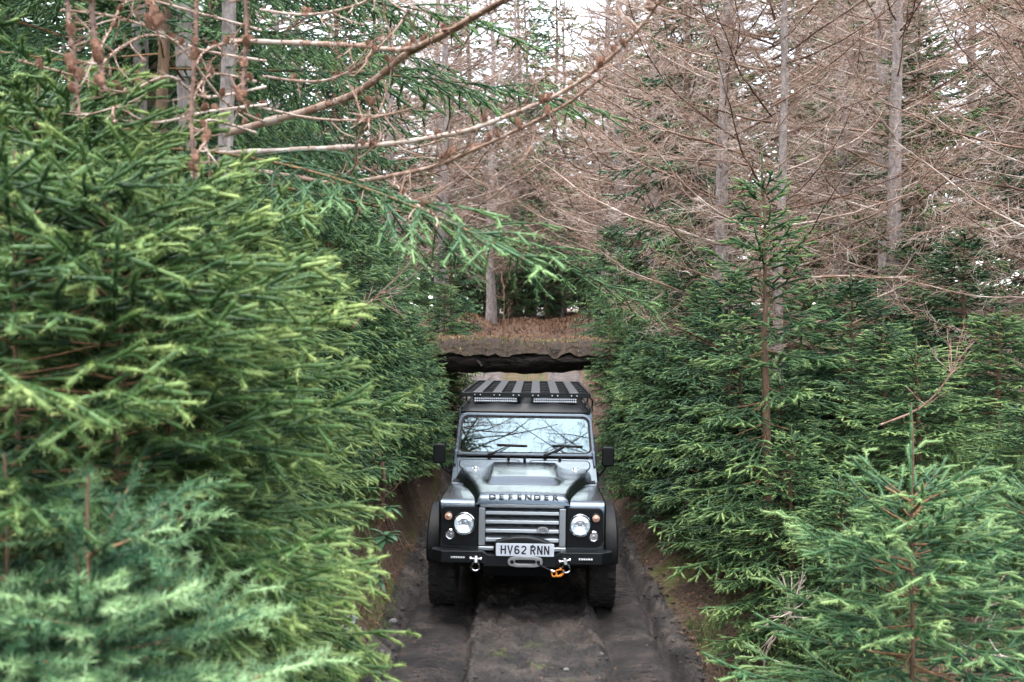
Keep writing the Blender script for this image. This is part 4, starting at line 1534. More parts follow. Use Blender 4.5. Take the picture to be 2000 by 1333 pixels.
BULK = on_plane([(-.765, -.12), (.765, -.12), (.742, .152), (-.742, .152)], -.2, 0, bk, 'bulkhead', 'paint', CAR, bev=.006)
for s in (-1, 1):
    x0, x1 = (-.69, -.045) if s < 0 else (.045, .69)
    on_plane(rrect(x0, x1, .015, .128, .045, 6), -.004, .0035, bk, 'vent_gasket', 'rubber', BULK, hole=rrect(x0 + .008, x1 - .008, .023, .120, .038, 6))
    on_plane(rrect(x0 + .008, x1 - .008, .023, .120, .038, 6), -.002, .006, bk, 'vent_flap', 'paint', CAR, bev=.003)
    for q in (-.16, .38) if s < 0 else (.22, .50):
        pass
for x in (-.17, 0, .37):
    b = B()
    b.box(x - .014, x + .014, .79, .812, 1.30, 1.345)
    b.obj('hinge_block', 'black_plastic', BULK, bev=.003)
b = B()
b.tube([ws(-.70, -.004, .012), ws(.70, -.004, .012)], .006, 6)
b.obj('frame_seal', 'rubber', BULK)
# wipers
for (x0, x1) in ((-.375, -.155), (.215, .43)):
    b = B()
    a, c = Vector(ws(x0, .0, .03)), Vector(ws(x1, .115, .022))
    b.tube([a, a.lerp(c, .5) + Vector((0, -.012, 0)), c], [.011, .008, .005], 6)
    b.lathe([(.018, 0), (.018, .03), (.0, .034)], (a.x, a.y - .02, a.z), 'y', 12)
    wp = b.obj('wiper', 'black_plastic', CAR)
    b = B()
    b.box(-.16, .16, -.006, .006, -.006, .010)
    bl = b.obj('wiper_blade', 'rubber', wp)
    bl.location = ws(x1 + .02, .112, .014)
    bl.rotation_euler = (0, R(1.5), 0)

# ---- bonnet --------------------------------------------------------------
def bon_hw(y):
    return float(np.interp(y, [-.66, -.33, .08, .50, .80], [.432, .472, .55, .655, .725]))


def bon_top(y):
    return 1.158 + .062 * (y + .62) / 1.4


rows = [(-.668, -.085), (-.666, -.070), (-.658, -.048), (-.642, -.028), (-.62, -.013), (-.585, -.003), (-.53, 0)]
ys_ = [-.48, -.40, -.32, -.25, -.20, -.15, -.10, -.05, 0, .06, .14, .24, .34, .44, .54, .62, .70, .765]
rows += [(y, 0) for y in ys_]
us_ = [0, .06, .12, .18, .24, .28, .30, .32, .34, .36, .38, .40, .43, .46, .50, .55, .60, .66, .72, .78, .83, .87, .90, .93, .955, .975, .99, 1.0]
us_ = [-u for u in us_[::-1]] + us_[1:]
G = []
for (y, dz) in rows:
    hw = bon_hw(y)
    zt = bon_top(y)
    row = []
    for u in us_:
        x = u * hw
        au = abs(u)
        e = max(0, (au - .84) / .16)
        side = (1 - (1 - e ** 2.2) ** .5) if e < 1 else 1
        front = 1 + dz / .09
        z = zt + dz * (1 - side) - side * (zt - 1.078)
        bul = float(sstep(-.24, -.02, y) * (1 - sstep(.325, .375, abs(x)))) * .052
        dish = -.012 * float(sstep(.2, .3, y)) * float(sstep(.39, .42, abs(x))) * (1 - float(sstep(.50, .56, abs(x))))
        crown = .014 * (1 - u * u)
        row.append((x, y, z + bul + dish * (1 - side) + crown * (1 - side)))
    G.append(row)
b = B()
b.surf(G)
BON = b.obj('bonnet', 'paint', CAR, angle=60)
sm = BON.modifiers.new('sub', 'SUBSURF')
sm.levels = sm.render_levels = 1
# raised lettering along the front lip
tx = 'DEFENDER'
for i, ch in enumerate(tx):
    x = .012 + (i - 3.5) * .0815
    text_mesh('letter', ch, .062, 'lettering', BON, (x, -.657, 1.142), (R(56), 0, 0), 1.45, .0012, .003)
for x in (-.51, .53):
    b = B()
    b.lathe([(.024, 0), (.028, .015), (.02, .03), (.0, .036)], (x, .735, 1.205), 'z', 16)
    b.box(x - .035, x + .035, .72, .75, 1.20, 1.222)
    b.obj('washer_jet', 'chrome', BON, bev=.002)

# ---- front wings -----------------------------------------------------------
for s in (-1, 1):
    b = B()
    prof = [(-.615, .60), (-.625, 1.02), (-.615, 1.065), (-.585, 1.092), (-.54, 1.102), (.78, 1.098), (.80, .60), (.52, .60), (.46, .80), (.33, .93), (.0, .985), (-.30, .93), (-.42, .80), (-.46, .60)]
    b.prism(prof, 'x', s * .39, s * .762)
    W = b.obj('wing', 'paint', CAR, bev=.022, seg=3)
    # wheel arch eyebrow
    b = B()
    o_, i_ = [], []
    for k in range(15):
        a = R(196 - 212 * k / 14)
        o_.append((.02 + .50 * math.cos(a), .60 + .375 * max(-.3, math.sin(a))))
        i_.append((.02 + .435 * math.cos(a), .60 + .32 * max(-.3, math.sin(a))))
    b.prism(o_ + i_[::-1], 'x', s * .70, s * .8885)
    b.obj('wheel_arch', 'black_plastic', CAR, bev=.02, seg=3)
    # cab air vent grille on the wing top
    b = B()
    for k in range(5):
        b.box(s * .615, s * .735, .56 + k * .034, .578 + k * .034, 1.098, 1.108)
    b.obj('wing_vent', 'black_plastic', W, bev=.002)
    b = B()
    b.prism([(s * .60, .36), (s * .73, .36), (s * .715, .47), (s * .64, .47)][::1], 'z', 1.10, 1.106)
    b.obj('wing_plate', 'paint', W, bev=.003)
    # light panel
    b = B()
    xs0, xs1 = (.402, .737) if s > 0 else (-.737, -.402)
    cr = (.055, .008, .008, .075) if s > 0 else (.008, .055, .075, .008)
    b.prism(rrect(xs0, xs1, .695, 1.050, cr, 8), 'y', -.652, -.60)
    LP = b.obj('light_panel', 'black_plastic', CAR, bev=.012, seg=3)
    # headlamp
    cx, cz = s * .526, .897
    HL = B().lathe([(.104, -.645), (.106, -.665), (.099, -.672), (.09, -.668), (.088, -.650)], (cx, 0, cz), 'y', 40).obj('headlight', 'black_satin', CAR)
    B().lathe([(.100, -.668), (.103, -.674), (.098, -.677), (.095, -.672)], (cx, 0, cz), 'y', 40, closed=True).obj('chrome_ring', 'chrome', HL)
    B().lathe([(.089, -.674), (.07, -.662), (.045, -.657), (.0, -.655)], (cx, 0, cz), 'y', 40, caps=False).obj('reflector_bowl', 'reflector', HL)
    B().lathe([(.018, -.655), (.018, -.672), (.012, -.678), (.0, -.679)], (cx, 0, cz + .006), 'y', 16).obj('bulb_cap', 'steel', HL)
    b = B()
    b.prism([(cx - .026, cz - .02), (cx + .026, cz - .02), (cx + .05, cz - .066), (cx - .05, cz - .066)], 'y', -.672, -.662)
    b.obj('lamp_glow', 'lamp_glow', HL)  # bright trapezoid low in the lit bowl, put in as a glowing plate
    b = B()
    up_ = [(cx + .078 * math.cos(R(a_)), cz + .078 * math.sin(R(a_))) for a_ in range(30, 151, 12)]
    dn_ = [(cx + .058 * math.cos(R(a_)), cz + .050 * math.sin(R(a_))) for a_ in range(150, 29, -12)]
    b.prism(up_ + dn_, 'y', -.671, -.664)
    b.obj('upper_glow', 'lamp_glow', HL)  # bright crescent on the upper bowl, also a glowing plate, reflects nothing itself
    B().lathe([(.092, -.676), (.07, -.686), (.04, -.691), (.0, -.693)], (cx, 0, cz), 'y', 40, caps=False).obj('lens', 'lamp_glass', HL)
    # indicator and side lamp
    for (dx, z, r, mt) in ((.668, .962, .033, 'amber_glass'), (.649, .797, .038, 'reflector')):
        IL = B().lathe([(r + .010, -.645), (r + .012, -.660), (r + .004, -.668), (r, -.660)], (s * dx, 0, z), 'y', 28).obj('marker_lamp', 'black_satin' if mt != 'reflector' else 'chrome', CAR)
        B().lathe([(r + .001, -.662), (r * .8, -.668 if mt != 'reflector' else -.658), (r * .4, -.674 if mt != 'reflector' else -.6555), (0, -.676 if mt != 'reflector' else -.655)], (s * dx, 0, z), 'y', 28, caps=False).obj('lens', mt, IL)
        B().lathe([(.010, -.676), (.008, -.68), (0, -.682)] if mt != 'reflector' else [(.012, -.655), (.012, -.668), (0, -.670)], (s * dx, 0, z), 'y', 14).obj('bulb_cap', 'steel', IL)
    # mirror
    mx, mz = (-.911, 1.342) if s < 0 else (.884, 1.335)
    b = B()
    b.prism(rrect(mx - .066, mx + .066, mz - .105, mz + .105, .03, 5), 'y', .90, .965)
    MI = b.obj('mirror', 'black_plastic', CAR, bev=.018, seg=3)
    b = B()
    b.tube([(s * .765, .95, 1.115), (s * .80, .94, 1.14), (mx - s * .04, .935, 1.19), (mx - s * .01, .935, 1.25)], [.018, .016, .014, .014], 8)
    b.box(s * .76, s * .79, .92, .98, 1.07, 1.17)
    b.obj('mirror_arm', 'black_plastic', MI, bev=.003)
    b = B()
    b.prism(rrect(mx - .055, mx + .055, mz - .092, mz + .092, .025, 5), 'y', .966, .969)
    b.obj('mirror_glass', 'window_glass', MI)
# radio aerial base on the left wing
b = B()
b.lathe([(.012, 0), (.010, .03), (.002, .04)], (-.70, .70, 1.10), 'z', 10)
b.tube([(-.70, .70, 1.13), (-.70, .72, 1.30), (-.695, .76, 1.42)], .0018, 5)
b.obj('aerial', 'black_plastic', CAR)

# ---- grille ------------------------------------------------------------------
b = B()
b.box(-.40, .40, -.57, -.50, .64, 1.05)
GR = b.obj('grille', 'interior', CAR)
b = B()
b.box(-.385, .385, -.655, -.56, 1.045, 1.082)
b.obj('top_rail', 'slat_metal', GR, bev=.010, seg=3)
for s in (-1, 1):
    b = B()
    b.box(s * .335, s * .397, -.648, -.56, .70, 1.040)
    b.obj('grille_post', 'slat_metal', GR, bev=.006)
for k in range(4):
    z1 = 1.040 - k * .0815
    b = B()
    # bright sloping top face and a flat lower face
    b.prism([(-.565, z1), (-.630, z1 - .034), (-.632, z1 - .062), (-.60, z1 - .066), (-.56, z1 - .02)], 'x', -.334, .334)
    b.obj('slat', 'slat_metal', GR, bev=.003)
b = B()
b.box(-.40, .40, -.66, -.56, .655, .690)
b.obj('bottom_rail', 'slat_metal', GR, bev=.006)
bx, bz = .188, .848
b = B()
b.prism(circ(bx, bz, .055, 32, .034), 'y', -.650, -.630)
BD = b.obj('badge', 'black_satin', GR, bev=.003)
b = B()
b.prism(circ(bx, bz, .051, 32, .030), 'y', -.654, -.640)
b.obj('badge_face', 'steel', GR)
text_mesh('badge_text', 'LAND', .019, 'lettering', GR, (bx - .004, -.6545, bz + .0085), (R(90), 0, 0), 1.1, .0004, .0006)
text_mesh('badge_text', 'ROVER', .019, 'lettering', GR, (bx + .004, -.6545, bz - .009), (R(90), 0, 0), 1.1, .0004, .0006)

# ---- bumper, winch, plate ------------------------------------------------------
BU = None
for s in (-1, 1):
    b = B()
    b.prism([(s * .345, -.76), (s * .72, -.76), (s * .815, -.69), (s * .815, -.60), (s * .345, -.60)], 'z', .562, .668)
    o_ = b.obj('bumper' if BU is None else 'bumper_wing', 'black_satin', BU or CAR, bev=.007)
    BU = BU or o_
b = B()
b.hexa([(-.35, -.745, .53), (.35, -.745, .53), (.35, -.60, .53), (-.35, -.60, .53)], [(-.30, -.745, .632), (.30, -.745, .632), (.30, -.60, .632), (-.30, -.60, .632)])
for s in (-1, 1):
    b.hexa([(s * .30, -.75, .54), (s * .36, -.755, .56), (s * .36, -.60, .56), (s * .30, -.60, .54)], [(s * .30, -.75, .632), (s * .36, -.755, .665), (s * .36, -.60, .665), (s * .30, -.60, .632)])
b.obj('winch_tray', 'black_satin', BU, bev=.005)
b = B()
b.hexa([(-.34, -.62, .42), (.34, -.62, .42), (.34, -.45, .40), (-.34, -.45, .40)], [(-.36, -.72, .53), (.36, -.72, .53), (.36, -.45, .53), (-.36, -.45, .53)])
b.obj('skid_plate', 'black_plastic', BU, bev=.006)
# winch cover: low dome behind the plate
b = B()
pr = [(-.275, .63), (-.275, .72), (-.25, .758), (-.17, .785), (-.08, .80), (.02, .803), (.12, .79), (.20, .765), (.255, .735), (.27, .70), (.27, .63)]
b.prism([(x + .02, z) for x, z in pr], 'y', -.752, -.66)
b.obj('winch_cover', 'black_satin', CAR, bev=.02, seg=3)
b = B()
b.prism(rrect(.03 - .26, .03 + .26, .634, .747, .010, 4), 'y', -.775, -.768)
PL = b.obj('number_plate', 'plate_white', CAR, bev=.001)


def arc(cx, cz, rx, rz, a0, a1, n=14):
    return [(cx + rx * math.cos(R(a0 + (a1 - a0) * k / n)), cz + rz * math.sin(R(a0 + (a1 - a0) * k / n))) for k in range(n + 1)]


def stroke(b, pts, w_, y):
    """flat ribbon of width w_ along a polyline, a real raised strip"""
    pts = [Vector((p[0], 0, p[1])) for p in pts]
    L_, R_ = [], []
    for i, p in enumerate(pts):
        d0 = (p - pts[i - 1]).normalized() if i else (pts[1] - p).normalized()
        d1 = (pts[i + 1] - p).normalized() if i < len(pts) - 1 else d0
        nrm = Vector((-(d0.z + d1.z), 0, d0.x + d1.x))
        nrm.normalize()
        c = max(.35, nrm.dot(Vector((-d1.z, 0, d1.x))))
        L_.append(p + nrm * (w_ / 2 / c))
        R_.append(p - nrm * (w_ / 2 / c))
    fr_ = [[b.bm.verts.new((q.x, y, q.z)) for q in L_], [b.bm.verts.new((q.x, y, q.z)) for q in R_]]
    bk_ = [[b.bm.verts.new((q.x, -.7745, q.z)) for q in L_], [b.bm.verts.new((q.x, -.7745, q.z)) for q in R_]]
    for i in range(len(pts) - 1):
        b.bm.faces.new((fr_[0][i], fr_[0][i + 1], fr_[1][i + 1], fr_[1][i]))
        b.bm.faces.new((fr_[0][i], fr_[0][i + 1], bk_[0][i + 1], bk_[0][i]))
        b.bm.faces.new((fr_[1][i], fr_[1][i + 1], bk_[1][i + 1], bk_[1][i]))


GL = {'H': [[(.007, 0), (.007, .079)], [(.043, 0), (.043, .079)], [(.007, .041), (.043, .041)]],
      'V': [[(.005, .079), (.025, .004), (.045, .079)]],
      '6': [arc(.025, .025, .018, .018, 150, -210, 20), [(.0085, .030), (.0085, .052)] + arc(.026, .054, .0175, .018, 180, 30, 8)],
      '2': [arc(.025, .055, .018, .017, 165, -25, 12) + [(.035, .038), (.009, .012), (.009, .007)], [(.006, .007), (.044, .007)]],
      'R': [[(.007, 0), (.007, .079)], [(.007, .072), (.028, .072)] + arc(.028, .055, .015, .017, 90, -90, 10) + [(.007, .038)], [(.022, .038), (.042, 0)]],
      'N': [[(.007, 0), (.007, .079)], [(.009, .076), (.041, .003)], [(.043, 0), (.043, .079)]]}
xg = .03 - .219
for ch in 'HV62 RNN':
    if ch == ' ':
        xg += .022
        continue
    b = B()
    for k, st_ in enumerate(GL[ch]):
        stroke(b, [(xg + x, .6505 + z) for x, z in st_], .0135, -.7758 - .0002 * k)
    b.obj('plate_letter', 'ink', PL, smooth=False)
    xg += .061
for x in (-.2, .262):
    b = B()
    b.lathe([(.005, -.7775), (.004, -.7795), (0, -.78)], (x, 0, .690), 'y', 10)
    b.obj('plate_screw', 'steel', PL)
# hawse fairlead
b = B()
fx = .033
cxl, cxr = fx - .118, fx + .118
outer_ = []
for k in range(9):
    a = R(-62 + 124 * k / 8)
    outer_.append((cxr + .040 * math.cos(a), .585 + .040 * math.sin(a)))
outer_ += [(fx + .085, .632), (fx - .085, .632)]
for k in range(9):
    a = R(118 + 124 * k / 8)
    outer_.append((cxl + .040 * math.cos(a), .585 + .040 * math.sin(a)))
outer_ += [(fx - .085, .538), (fx + .085, .538)]
inn = []
n_ = len(outer_)
for (x, z) in outer_:
    ix = max(fx - .093, min(fx + .093, fx + (x - fx) * .60))
    iz = .585 + max(-.0185, min(.0185, (z - .585) * .5))
    inn.append((ix, iz))
b.ring(outer_, inn, 'y', -.785, -.745)
FL = b.obj('winch_fairlead', 'alloy', CAR, bev=.004)
b = B()
b.box(fx - .10, fx + .10, -.750, -.742, .563, .607)
b.obj('fairlead_slot', 'interior', FL)
for x in (cxl, cxr):
    b = B()
    b.lathe([(.017, -.785), (.017, -.793), (.009, -.795), (.008, -.788)], (x, 0, .585), 'y', 12)
    b.obj('bolt', 'black_satin', FL)


def shackle(cx, cz, tilt):
    t = bpy.data.objects.new('tmp', None)
    b = B()
    pts = []
    for k in range(19):
        a = R(-58 + 296 * k / 18 + 180)
        pts.append((.036 * math.cos(a) if True else 0, 0, -.062 + .036 * math.sin(a) * 1.12))
    pts = [(-.017, 0, .0)] + [(-.020, 0, -.020)] + [(.036 * math.sin(a_), 0, -.062 - .036 * math.cos(a_)) for a_ in np.linspace(-2.45, 2.45, 17)] + [(.020, 0, -.020), (.017, 0, 0)]
    b.tube(pts, .0085, 8)
    o = b.obj('shackle', 'chrome', CAR)
    o.location = (cx, -.79, cz)
    o.rotation_euler = (R(-8), R(tilt), R(12))
    b = B()
    b.tube([(-.052, 0, .006), (.046, 0, .006)], .010, 8)
    b.lathe([(.017, -.055), (.017, -.042)], (0, 0, .006), 'x', 12)
    b.lathe([(.016, .040), (.016, .050)], (0, 0, .006), 'x', 12)
    b.obj('shackle_pin', 'chrome', o)
    b = B()
    b.prism([(-.012, -.03), (.012, -.03), (.016, .01), (.010, .03), (-.010, .03), (-.016, .01)], 'y', -.012, .045)
    b.obj('shackle_lug', 'steel', o, bev=.003)
    return o


shackle(-.408, .602, 4)
shackle(.389, .596, -8)
# winch rope and orange hook
b = B()
rope = [(.12, -.75, .582), (.16, -.80, .565), (.22, -.80, .535), (.275, -.80, .513)]
b.tube(rope, .008, 8)
RP = b.obj('winch_rope', 'rope_black', CAR)
b = B()
b.tube([(.262, -.80, .518), (.292, -.80, .508)], .011, 10)
b.obj('thimble', 'steel', RP)
b = B()
b.tube([(.292 + .020 * math.cos(a), -.80 + .004 * math.sin(a), .488 + .024 * math.sin(a)) for a in np.linspace(0, 6.28, 15)], .008, 8, cap=False)
b.tube([(.305, -.80, .475), (.325, -.805, .468), (.350, -.805, .472), (.372, -.80, .490), (.375, -.80, .515), (.36, -.798, .535), (.342, -.797, .538)], [.010, .012, .013, .012, .010, .008, .006], 8)
b.tube([(.296, -.802, .505), (.318, -.803, .520), (.345, -.803, .528), (.362, -.802, .520)], [.007, .007, .006, .005], 8)
b.obj('winch_hook', 'hook_orange', CAR)
# small bumper lamps
for s in (-1, 1):
    b = B()
    c = s * .573
    b.box(c - .068, c + .068, -.766, -.755, .597, .626)
    BL = b.obj('bumper_lamp', 'black_satin', CAR, bev=.003)
    for k in range(6):
        x = c + (k - 2.5) * .0215
        B().lathe([(.0102, -.7655), (.0085, -.7685), (.004, -.7695), (0, -.7697)], (x, 0, .6115), 'y', 12, caps=False).obj('led', 'led_white', BL)

# ---- roof rack -------------------------------------------------------------------
b = B()
y0, y1 = 1.25, 4.25
zt = 1.985
for (a_, c_) in (((-.712, y0), (.712, y0)), ((-.712, y1), (.712, y1))):
    b.box(a_[0], c_[0], a_[1] - .016, a_[1] + .016, 1.935, zt)
for s in (-1, 1):
    b.box(s * .712, s * .690, y0 - .016, y1 + .016, 1.935, zt)
RK = b.obj('roof_rack', 'black_satin', CAR, bev=.005)
for k in range(6):
    x = -.53 + k * .212
    b = B()
    b.box(x - .050, x + .050, y0 + .018, y1 - .018, 1.968, zt + .003)
    b.obj('slat', 'rack_slat', RK, bev=.004)
for k in range(7):
    y = y0 + .25 + k * .42
    b = B()
    b.box(-.690, .690, y - .018, y + .018, 1.928, 1.962)
    b.obj('crossbar', 'black_satin', RK, bev=.003)
for s in (-1, 1):
    for y in (1.45, 2.5, 3.5):
        b = B()
        b.tube([(s * .70, y, 1.94), (s * .745, y, 1.90), (s * .735, y, 1.80)], .012, 6)
        b.box(s * .70, s * .75, y - .03, y + .03, 1.77, 1.81)
        b.obj('rack_leg', 'black_satin', RK, bev=.003)
for k in range(6):
    for e in (-1, 1):
        x = -.53 + k * .212 + e * .03
        B().lathe([(.008, -.018), (.007, -.024), (0, -.025)], (x, y0, 1.957), 'y', 10).obj('bolt', 'steel', RK)
for (x0, x1) in ((-.575, -.092), (.075, .565)):
    b = B()
    b.box(x0, x1, 1.268, 1.33, 1.872, 1.932)
    LB = b.obj('light_bar', 'black_satin', CAR, bev=.006)
    n = 20
    for r_ in range(2):
        for k in range(n):
            x = x0 + .018 + (x1 - x0 - .036) * k / (n - 1)
            B().lathe([(.0115, 1.2685), (.010, 1.2650), (.005, 1.2635), (0, 1.2632)], (x, 0, 1.889 + r_ * .026), 'y', 8, caps=False).obj('led', 'led_white', LB)

# ---- wheels ------------------------------------------------------------------------
def wheel(cx, cy):
    r, wd = .395, .125
    b = B()
    b.lathe([(.215, -wd * .75), (.25, -wd), (.33, -wd), (.372, -wd * .86), (.380, -wd * .6), (.380, wd * .6), (.372, wd * .86), (.33, wd), (.25, wd), (.215, wd * .75)], (0, 0, 0), 'x', 48)
    T_ = b.obj('wheel', 'rubber', CAR)
    T_.location = (cx, cy, r + .002)
    b = B()
    nb = 30
    for k in range(nb):
        for q, (xa, xb_) in enumerate(((-wd * .98, -wd * .38), (-wd * .30, wd * .30), (wd * .38, wd * .98))):
            a0 = 2 * math.pi * (k + (.5 if q == 1 else 0)) / nb
            da = 2 * math.pi / nb * .33
            c = []
            for rr in (.372, .395):
                for (aa, xx) in ((a0 - da, xa), (a0 - da + .04, xb_), (a0 + da + .04, xb_), (a0 + da, xa)):
                    c.append((xx, rr * math.cos(aa), rr * math.sin(aa)))
            b.hexa(c[:4], c[4:])
    b.obj('tread', 'rubber', T_, smooth=False)
    s = 1 if cx > 0 else -1
    B().lathe([(.0, s * .03), (.06, s * .035), (.07, s * .01), (.19, -s * .01), (.205, s * .07), (.218, s * .085), (.218, -s * .09)], (0, 0, 0), 'x', 40).obj('rim', 'slat_metal', T_)
    return T_


for cx in (-.755, .755):
    for cy in (0, 2.794):
        wheel(cx, cy)
b = B()
b.tube([(-.68, 0, .40), (.68, 0, .40)], .045, 10)
b.lathe([(0, -.11), (.10, -.08), (.12, 0), (.10, .08), (0, .11)], (.22, 0, .40), 'y', 16)
b.obj('front_axle', 'interior', CAR)
b = B()
b.box(-.42, .42, -.5, 3.7, .50, .62)
b.box(-.70, .70, .2, 3.7, .58, .64)
b.obj('chassis', 'interior', CAR)
for s in (-1, 1):
    b = B()
    b.box(s * .41, s * .60, -.50, .75, .60, 1.02)
    b.obj('inner_wing', 'interior', CAR)

# ------------------------------------------------------------------ log bridge
BR = thing('log_bridge', 'old earth-covered log bridge crossing the sunken track behind the vehicle', 'bridge', (0.3, 16.0, 2.3))
def log_mesh(name, L, r, seed, sag=.03, flat=.86):
    g = np.random.default_rng(seed)
    n, m = 120, 26
    V = []
    for i in range(n + 1):
        t = i / n
        x = (t - .5) * L
        for k in range(m):
            a = 2 * math.pi * k / m
            nz = float(fbm(np.array([x * 1.2 + 50]), np.array([a * 1.5 + seed]), 4, seed)[0])
            nf = float(fbm(np.array([x * 7 + 50]), np.array([a * 5 + seed]), 3, seed + 9)[0])
            rr = r * (1 + .26 * nz + .20 * nf) * (1.08 - .2 * t)
            dz = rr * math.sin(a) * flat
            if math.sin(a) < -.5:
                # rotten, broken underside
                dz += -.05 * max(0, float(fbm(np.array([x * 2.3 + 9]), np.array([seed * 1.0]), 3, seed + 4)[0])) + .05 * nf
            V.append((x, rr * math.cos(a), dz - sag * math.cos(t * math.pi - math.pi / 2)))
    F = [(i * m + k, i * m + (k + 1) % m, (i + 1) * m + (k + 1) % m, (i + 1) * m + k) for i in range(n) for k in range(m)]
    return arr_mesh(name, V, F, 'bark_dark', smooth=True)


for i, (y, z, r) in enumerate(((0, -.03, .235), (.46, -.02, .22), (.88, 0, .21), (1.28, .0, .2))):
    o = meshobj('log', log_mesh('bridge_log', 5.6 + .2 * i, r, 60 + i), None, BR)
    o.location = (.1 * i - .1, y, z)
g = random.Random(8)
for (x, l, a) in ((-.9, .25, -.6), (.35, .18, -.3), (1.2, .3, -.8), (-.2, .14, .2)):
    b = B()
    b.tube([(x, -.1, -.02), (x + l * .3, -.1 - l * .7, -.02 + a * l * .6), (x + l * .5, -.1 - l, -.02 + a * l)], [.035, .024, .012], 7)
    b.obj('branch_stub', 'bark_dark', BR)
twocol('deck_litter', (0.007, 0.005, 0.0035), (0.038, 0.023, 0.014), 12, c3=(0.020, 0.024, 0.007), bump=.8)
xs = np.linspace(-3.0, 3.2, 90)
ys = np.linspace(-.27, 2.3, 40)
X, Y = np.meshgrid(xs, ys)
Z = .21 + .09 * fbm(X * 1.5, Y * 1.5, 3, 71) + .05 * fbm(X * 8, Y * 8, 3, 72) - .09 * np.clip(.2 + fbm(X * 1.9, X * 0 + 3, 4, 73) * 2.2, 0, 1) * np.clip((-.0 - Y) / .2, 0, 1) - .20 * np.clip((-.02 - Y) / .24, 0, 1) ** 1.5 + .06 * sstep(.2, 2, Y) + .05 * np.abs(X) ** 1.2 * .3
V = np.stack([X, Y, Z], -1).reshape(-1, 3)
nu = len(xs)
i = np.arange(len(ys) - 1)[:, None] * nu + np.arange(nu - 1)[None, :]
F = np.stack([i, i + 1, i + 1 + nu, i + nu], -1).reshape(-1, 4)
meshobj('earth_deck', arr_mesh('earth_deck', V, F, 'deck_litter', smooth=True), None, BR)
g = random.Random(3)
for k in range(14):
    x = g.uniform(-1.9, -.5) if k < 9 else g.uniform(-.5, 2.0)
    l = g.uniform(.08, .32)
    b = B()
    b.tube([(x, -.1, -.1), (x + g.uniform(-.02, .02), -.12, -.15 - l * .5), (x + g.uniform(-.04, .04), -.12, -.17 - l)], [.008, .005, .002], 5)
    b.obj('hanging_root', 'soil_roots', BR)


# ------------------------------------------------------------------ scattered ground cover
def scatter(n, xr, yr, seed, cond=None):
    g = np.random.default_rng(seed)
    x = g.uniform(*xr, n)
    y = g.uniform(*yr, n)
    if cond is not None:
        k = cond(x, y, g)
        x, y = x[k], y[k]
    return x, y, ground(x, y), g


def leaf_quads(name, x, y, z, g, size, mat, lift=.006, parent=None):
    n = len(x)
    s = size * g.uniform(.5, 1.3, n)
    a = g.uniform(0, 6.28, n)
    nx = np.stack([np.cos(a), np.sin(a), g.uniform(-.5, .5, n)], 1)
    ny = np.stack([-np.sin(a), np.cos(a), g.uniform(-.5, .5, n)], 1)
    c = np.stack([x, y, z + lift + s * .2], 1)
    V = np.stack([c - nx * s[:, None], c + ny * s[:, None] * .45 + [0, 0, .003], c + nx * s[:, None], c - ny * s[:, None] * .45 + [0, 0, .003]], 1).reshape(-1, 3)
    F = np.arange(4 * n).reshape(-1, 4)
    return arr_mesh(name, V, F, mat, tone=np.repeat(g.uniform(0, 1, n) ** 1.4, 4))


def blades(name, x, y, z, g, h, w_, mat, lean=.6, k=3):
    n = len(x)
    h = h * g.uniform(.4, 1.2, n)
    a = g.uniform(0, 6.28, n)
    d = np.stack([np.cos(a), np.sin(a), np.zeros(n)], 1) * (lean * g.uniform(.2, 1.2, n) * h)[:, None]
    sd = np.stack([-np.sin(a), np.cos(a), np.zeros(n)], 1) * w_
    p = np.stack([x, y, z - .01], 1)
    up = np.array([0, 0, 1.0])
    rows = []
    for j in range(k + 1):
        t = j / k
        c = p + d * t * t + up * (h * (t - .25 * t * t * lean))[:, None]
        rows += [c - sd * (1 - .9 * t), c + sd * (1 - .9 * t)]
    V = np.stack(rows, 1).reshape(-1, 3)
    base = (np.arange(n) * 2 * (k + 1))[:, None]
    F = np.concatenate([base + np.array([[2 * j, 2 * j + 1, 2 * j + 3, 2 * j + 2]]) for j in range(k)], 0)
    return arr_mesh(name, V, F, mat, tone=np.repeat(g.uniform(.1, .9, n), 2 * (k + 1)))


def bankmask(x, y, g):
    u = x - bend(y)
    return (u < FOOT_L - .0) | (u > FOOT_R + .02)


x, y, z, g = scatter(26000, (-3.2, 4.5), (5.5, 16), 1, bankmask)
tag(meshobj('leaf_litter', leaf_quads('leaf_litter', x, y, z, g, .022, 'litter'), None), 'brown fallen leaves and needles strewn over both banks', 'leaf litter', kind='stuff')
x, y, z, g = scatter(5000, (-3, 5), (16, 42), 2, lambda x, y, g: (np.abs(x - .3) > 1.1) | (g.random(len(x)) < .25))
z = np.where((y > 15.8) & (y < 18.3) & (x > -2.6) & (x < 3.4), 2.5, z)
tag(meshobj('leaf_litter', leaf_quads('far_litter', x, y, z, g, .06, 'litter'), None), 'rust-brown litter on the bridge deck and the rise beyond', 'leaf litter', kind='stuff')
g = np.random.default_rng(77)
kx = g.uniform(-2.6, 2.9, 5000)
ky = -.20 + 2.4 * g.random(5000) ** 1.3
kz = np.array(Z)[np.clip(((ky + .27) / 2.57 * 39).astype(int), 0, 39), np.clip(((kx + 3) / 6.2 * 89).astype(int), 0, 89)]
tag(meshobj('deck_litter', blades('deck_litter', kx + .3, ky + 16.0, kz + 2.3, g, .07, .008, 'litter', 1.3, 2), None), 'rust-brown needles and dead stalks on top of the log bridge', 'leaf litter', kind='stuff')
kx, ky, kz = kx[:2200], ky[:2200] * .25 - .2, None
kz = np.array(Z)[np.clip(((ky + .27) / 2.57 * 39).astype(int), 0, 39), np.clip(((kx + 3) / 6.2 * 89).astype(int), 0, 89)]
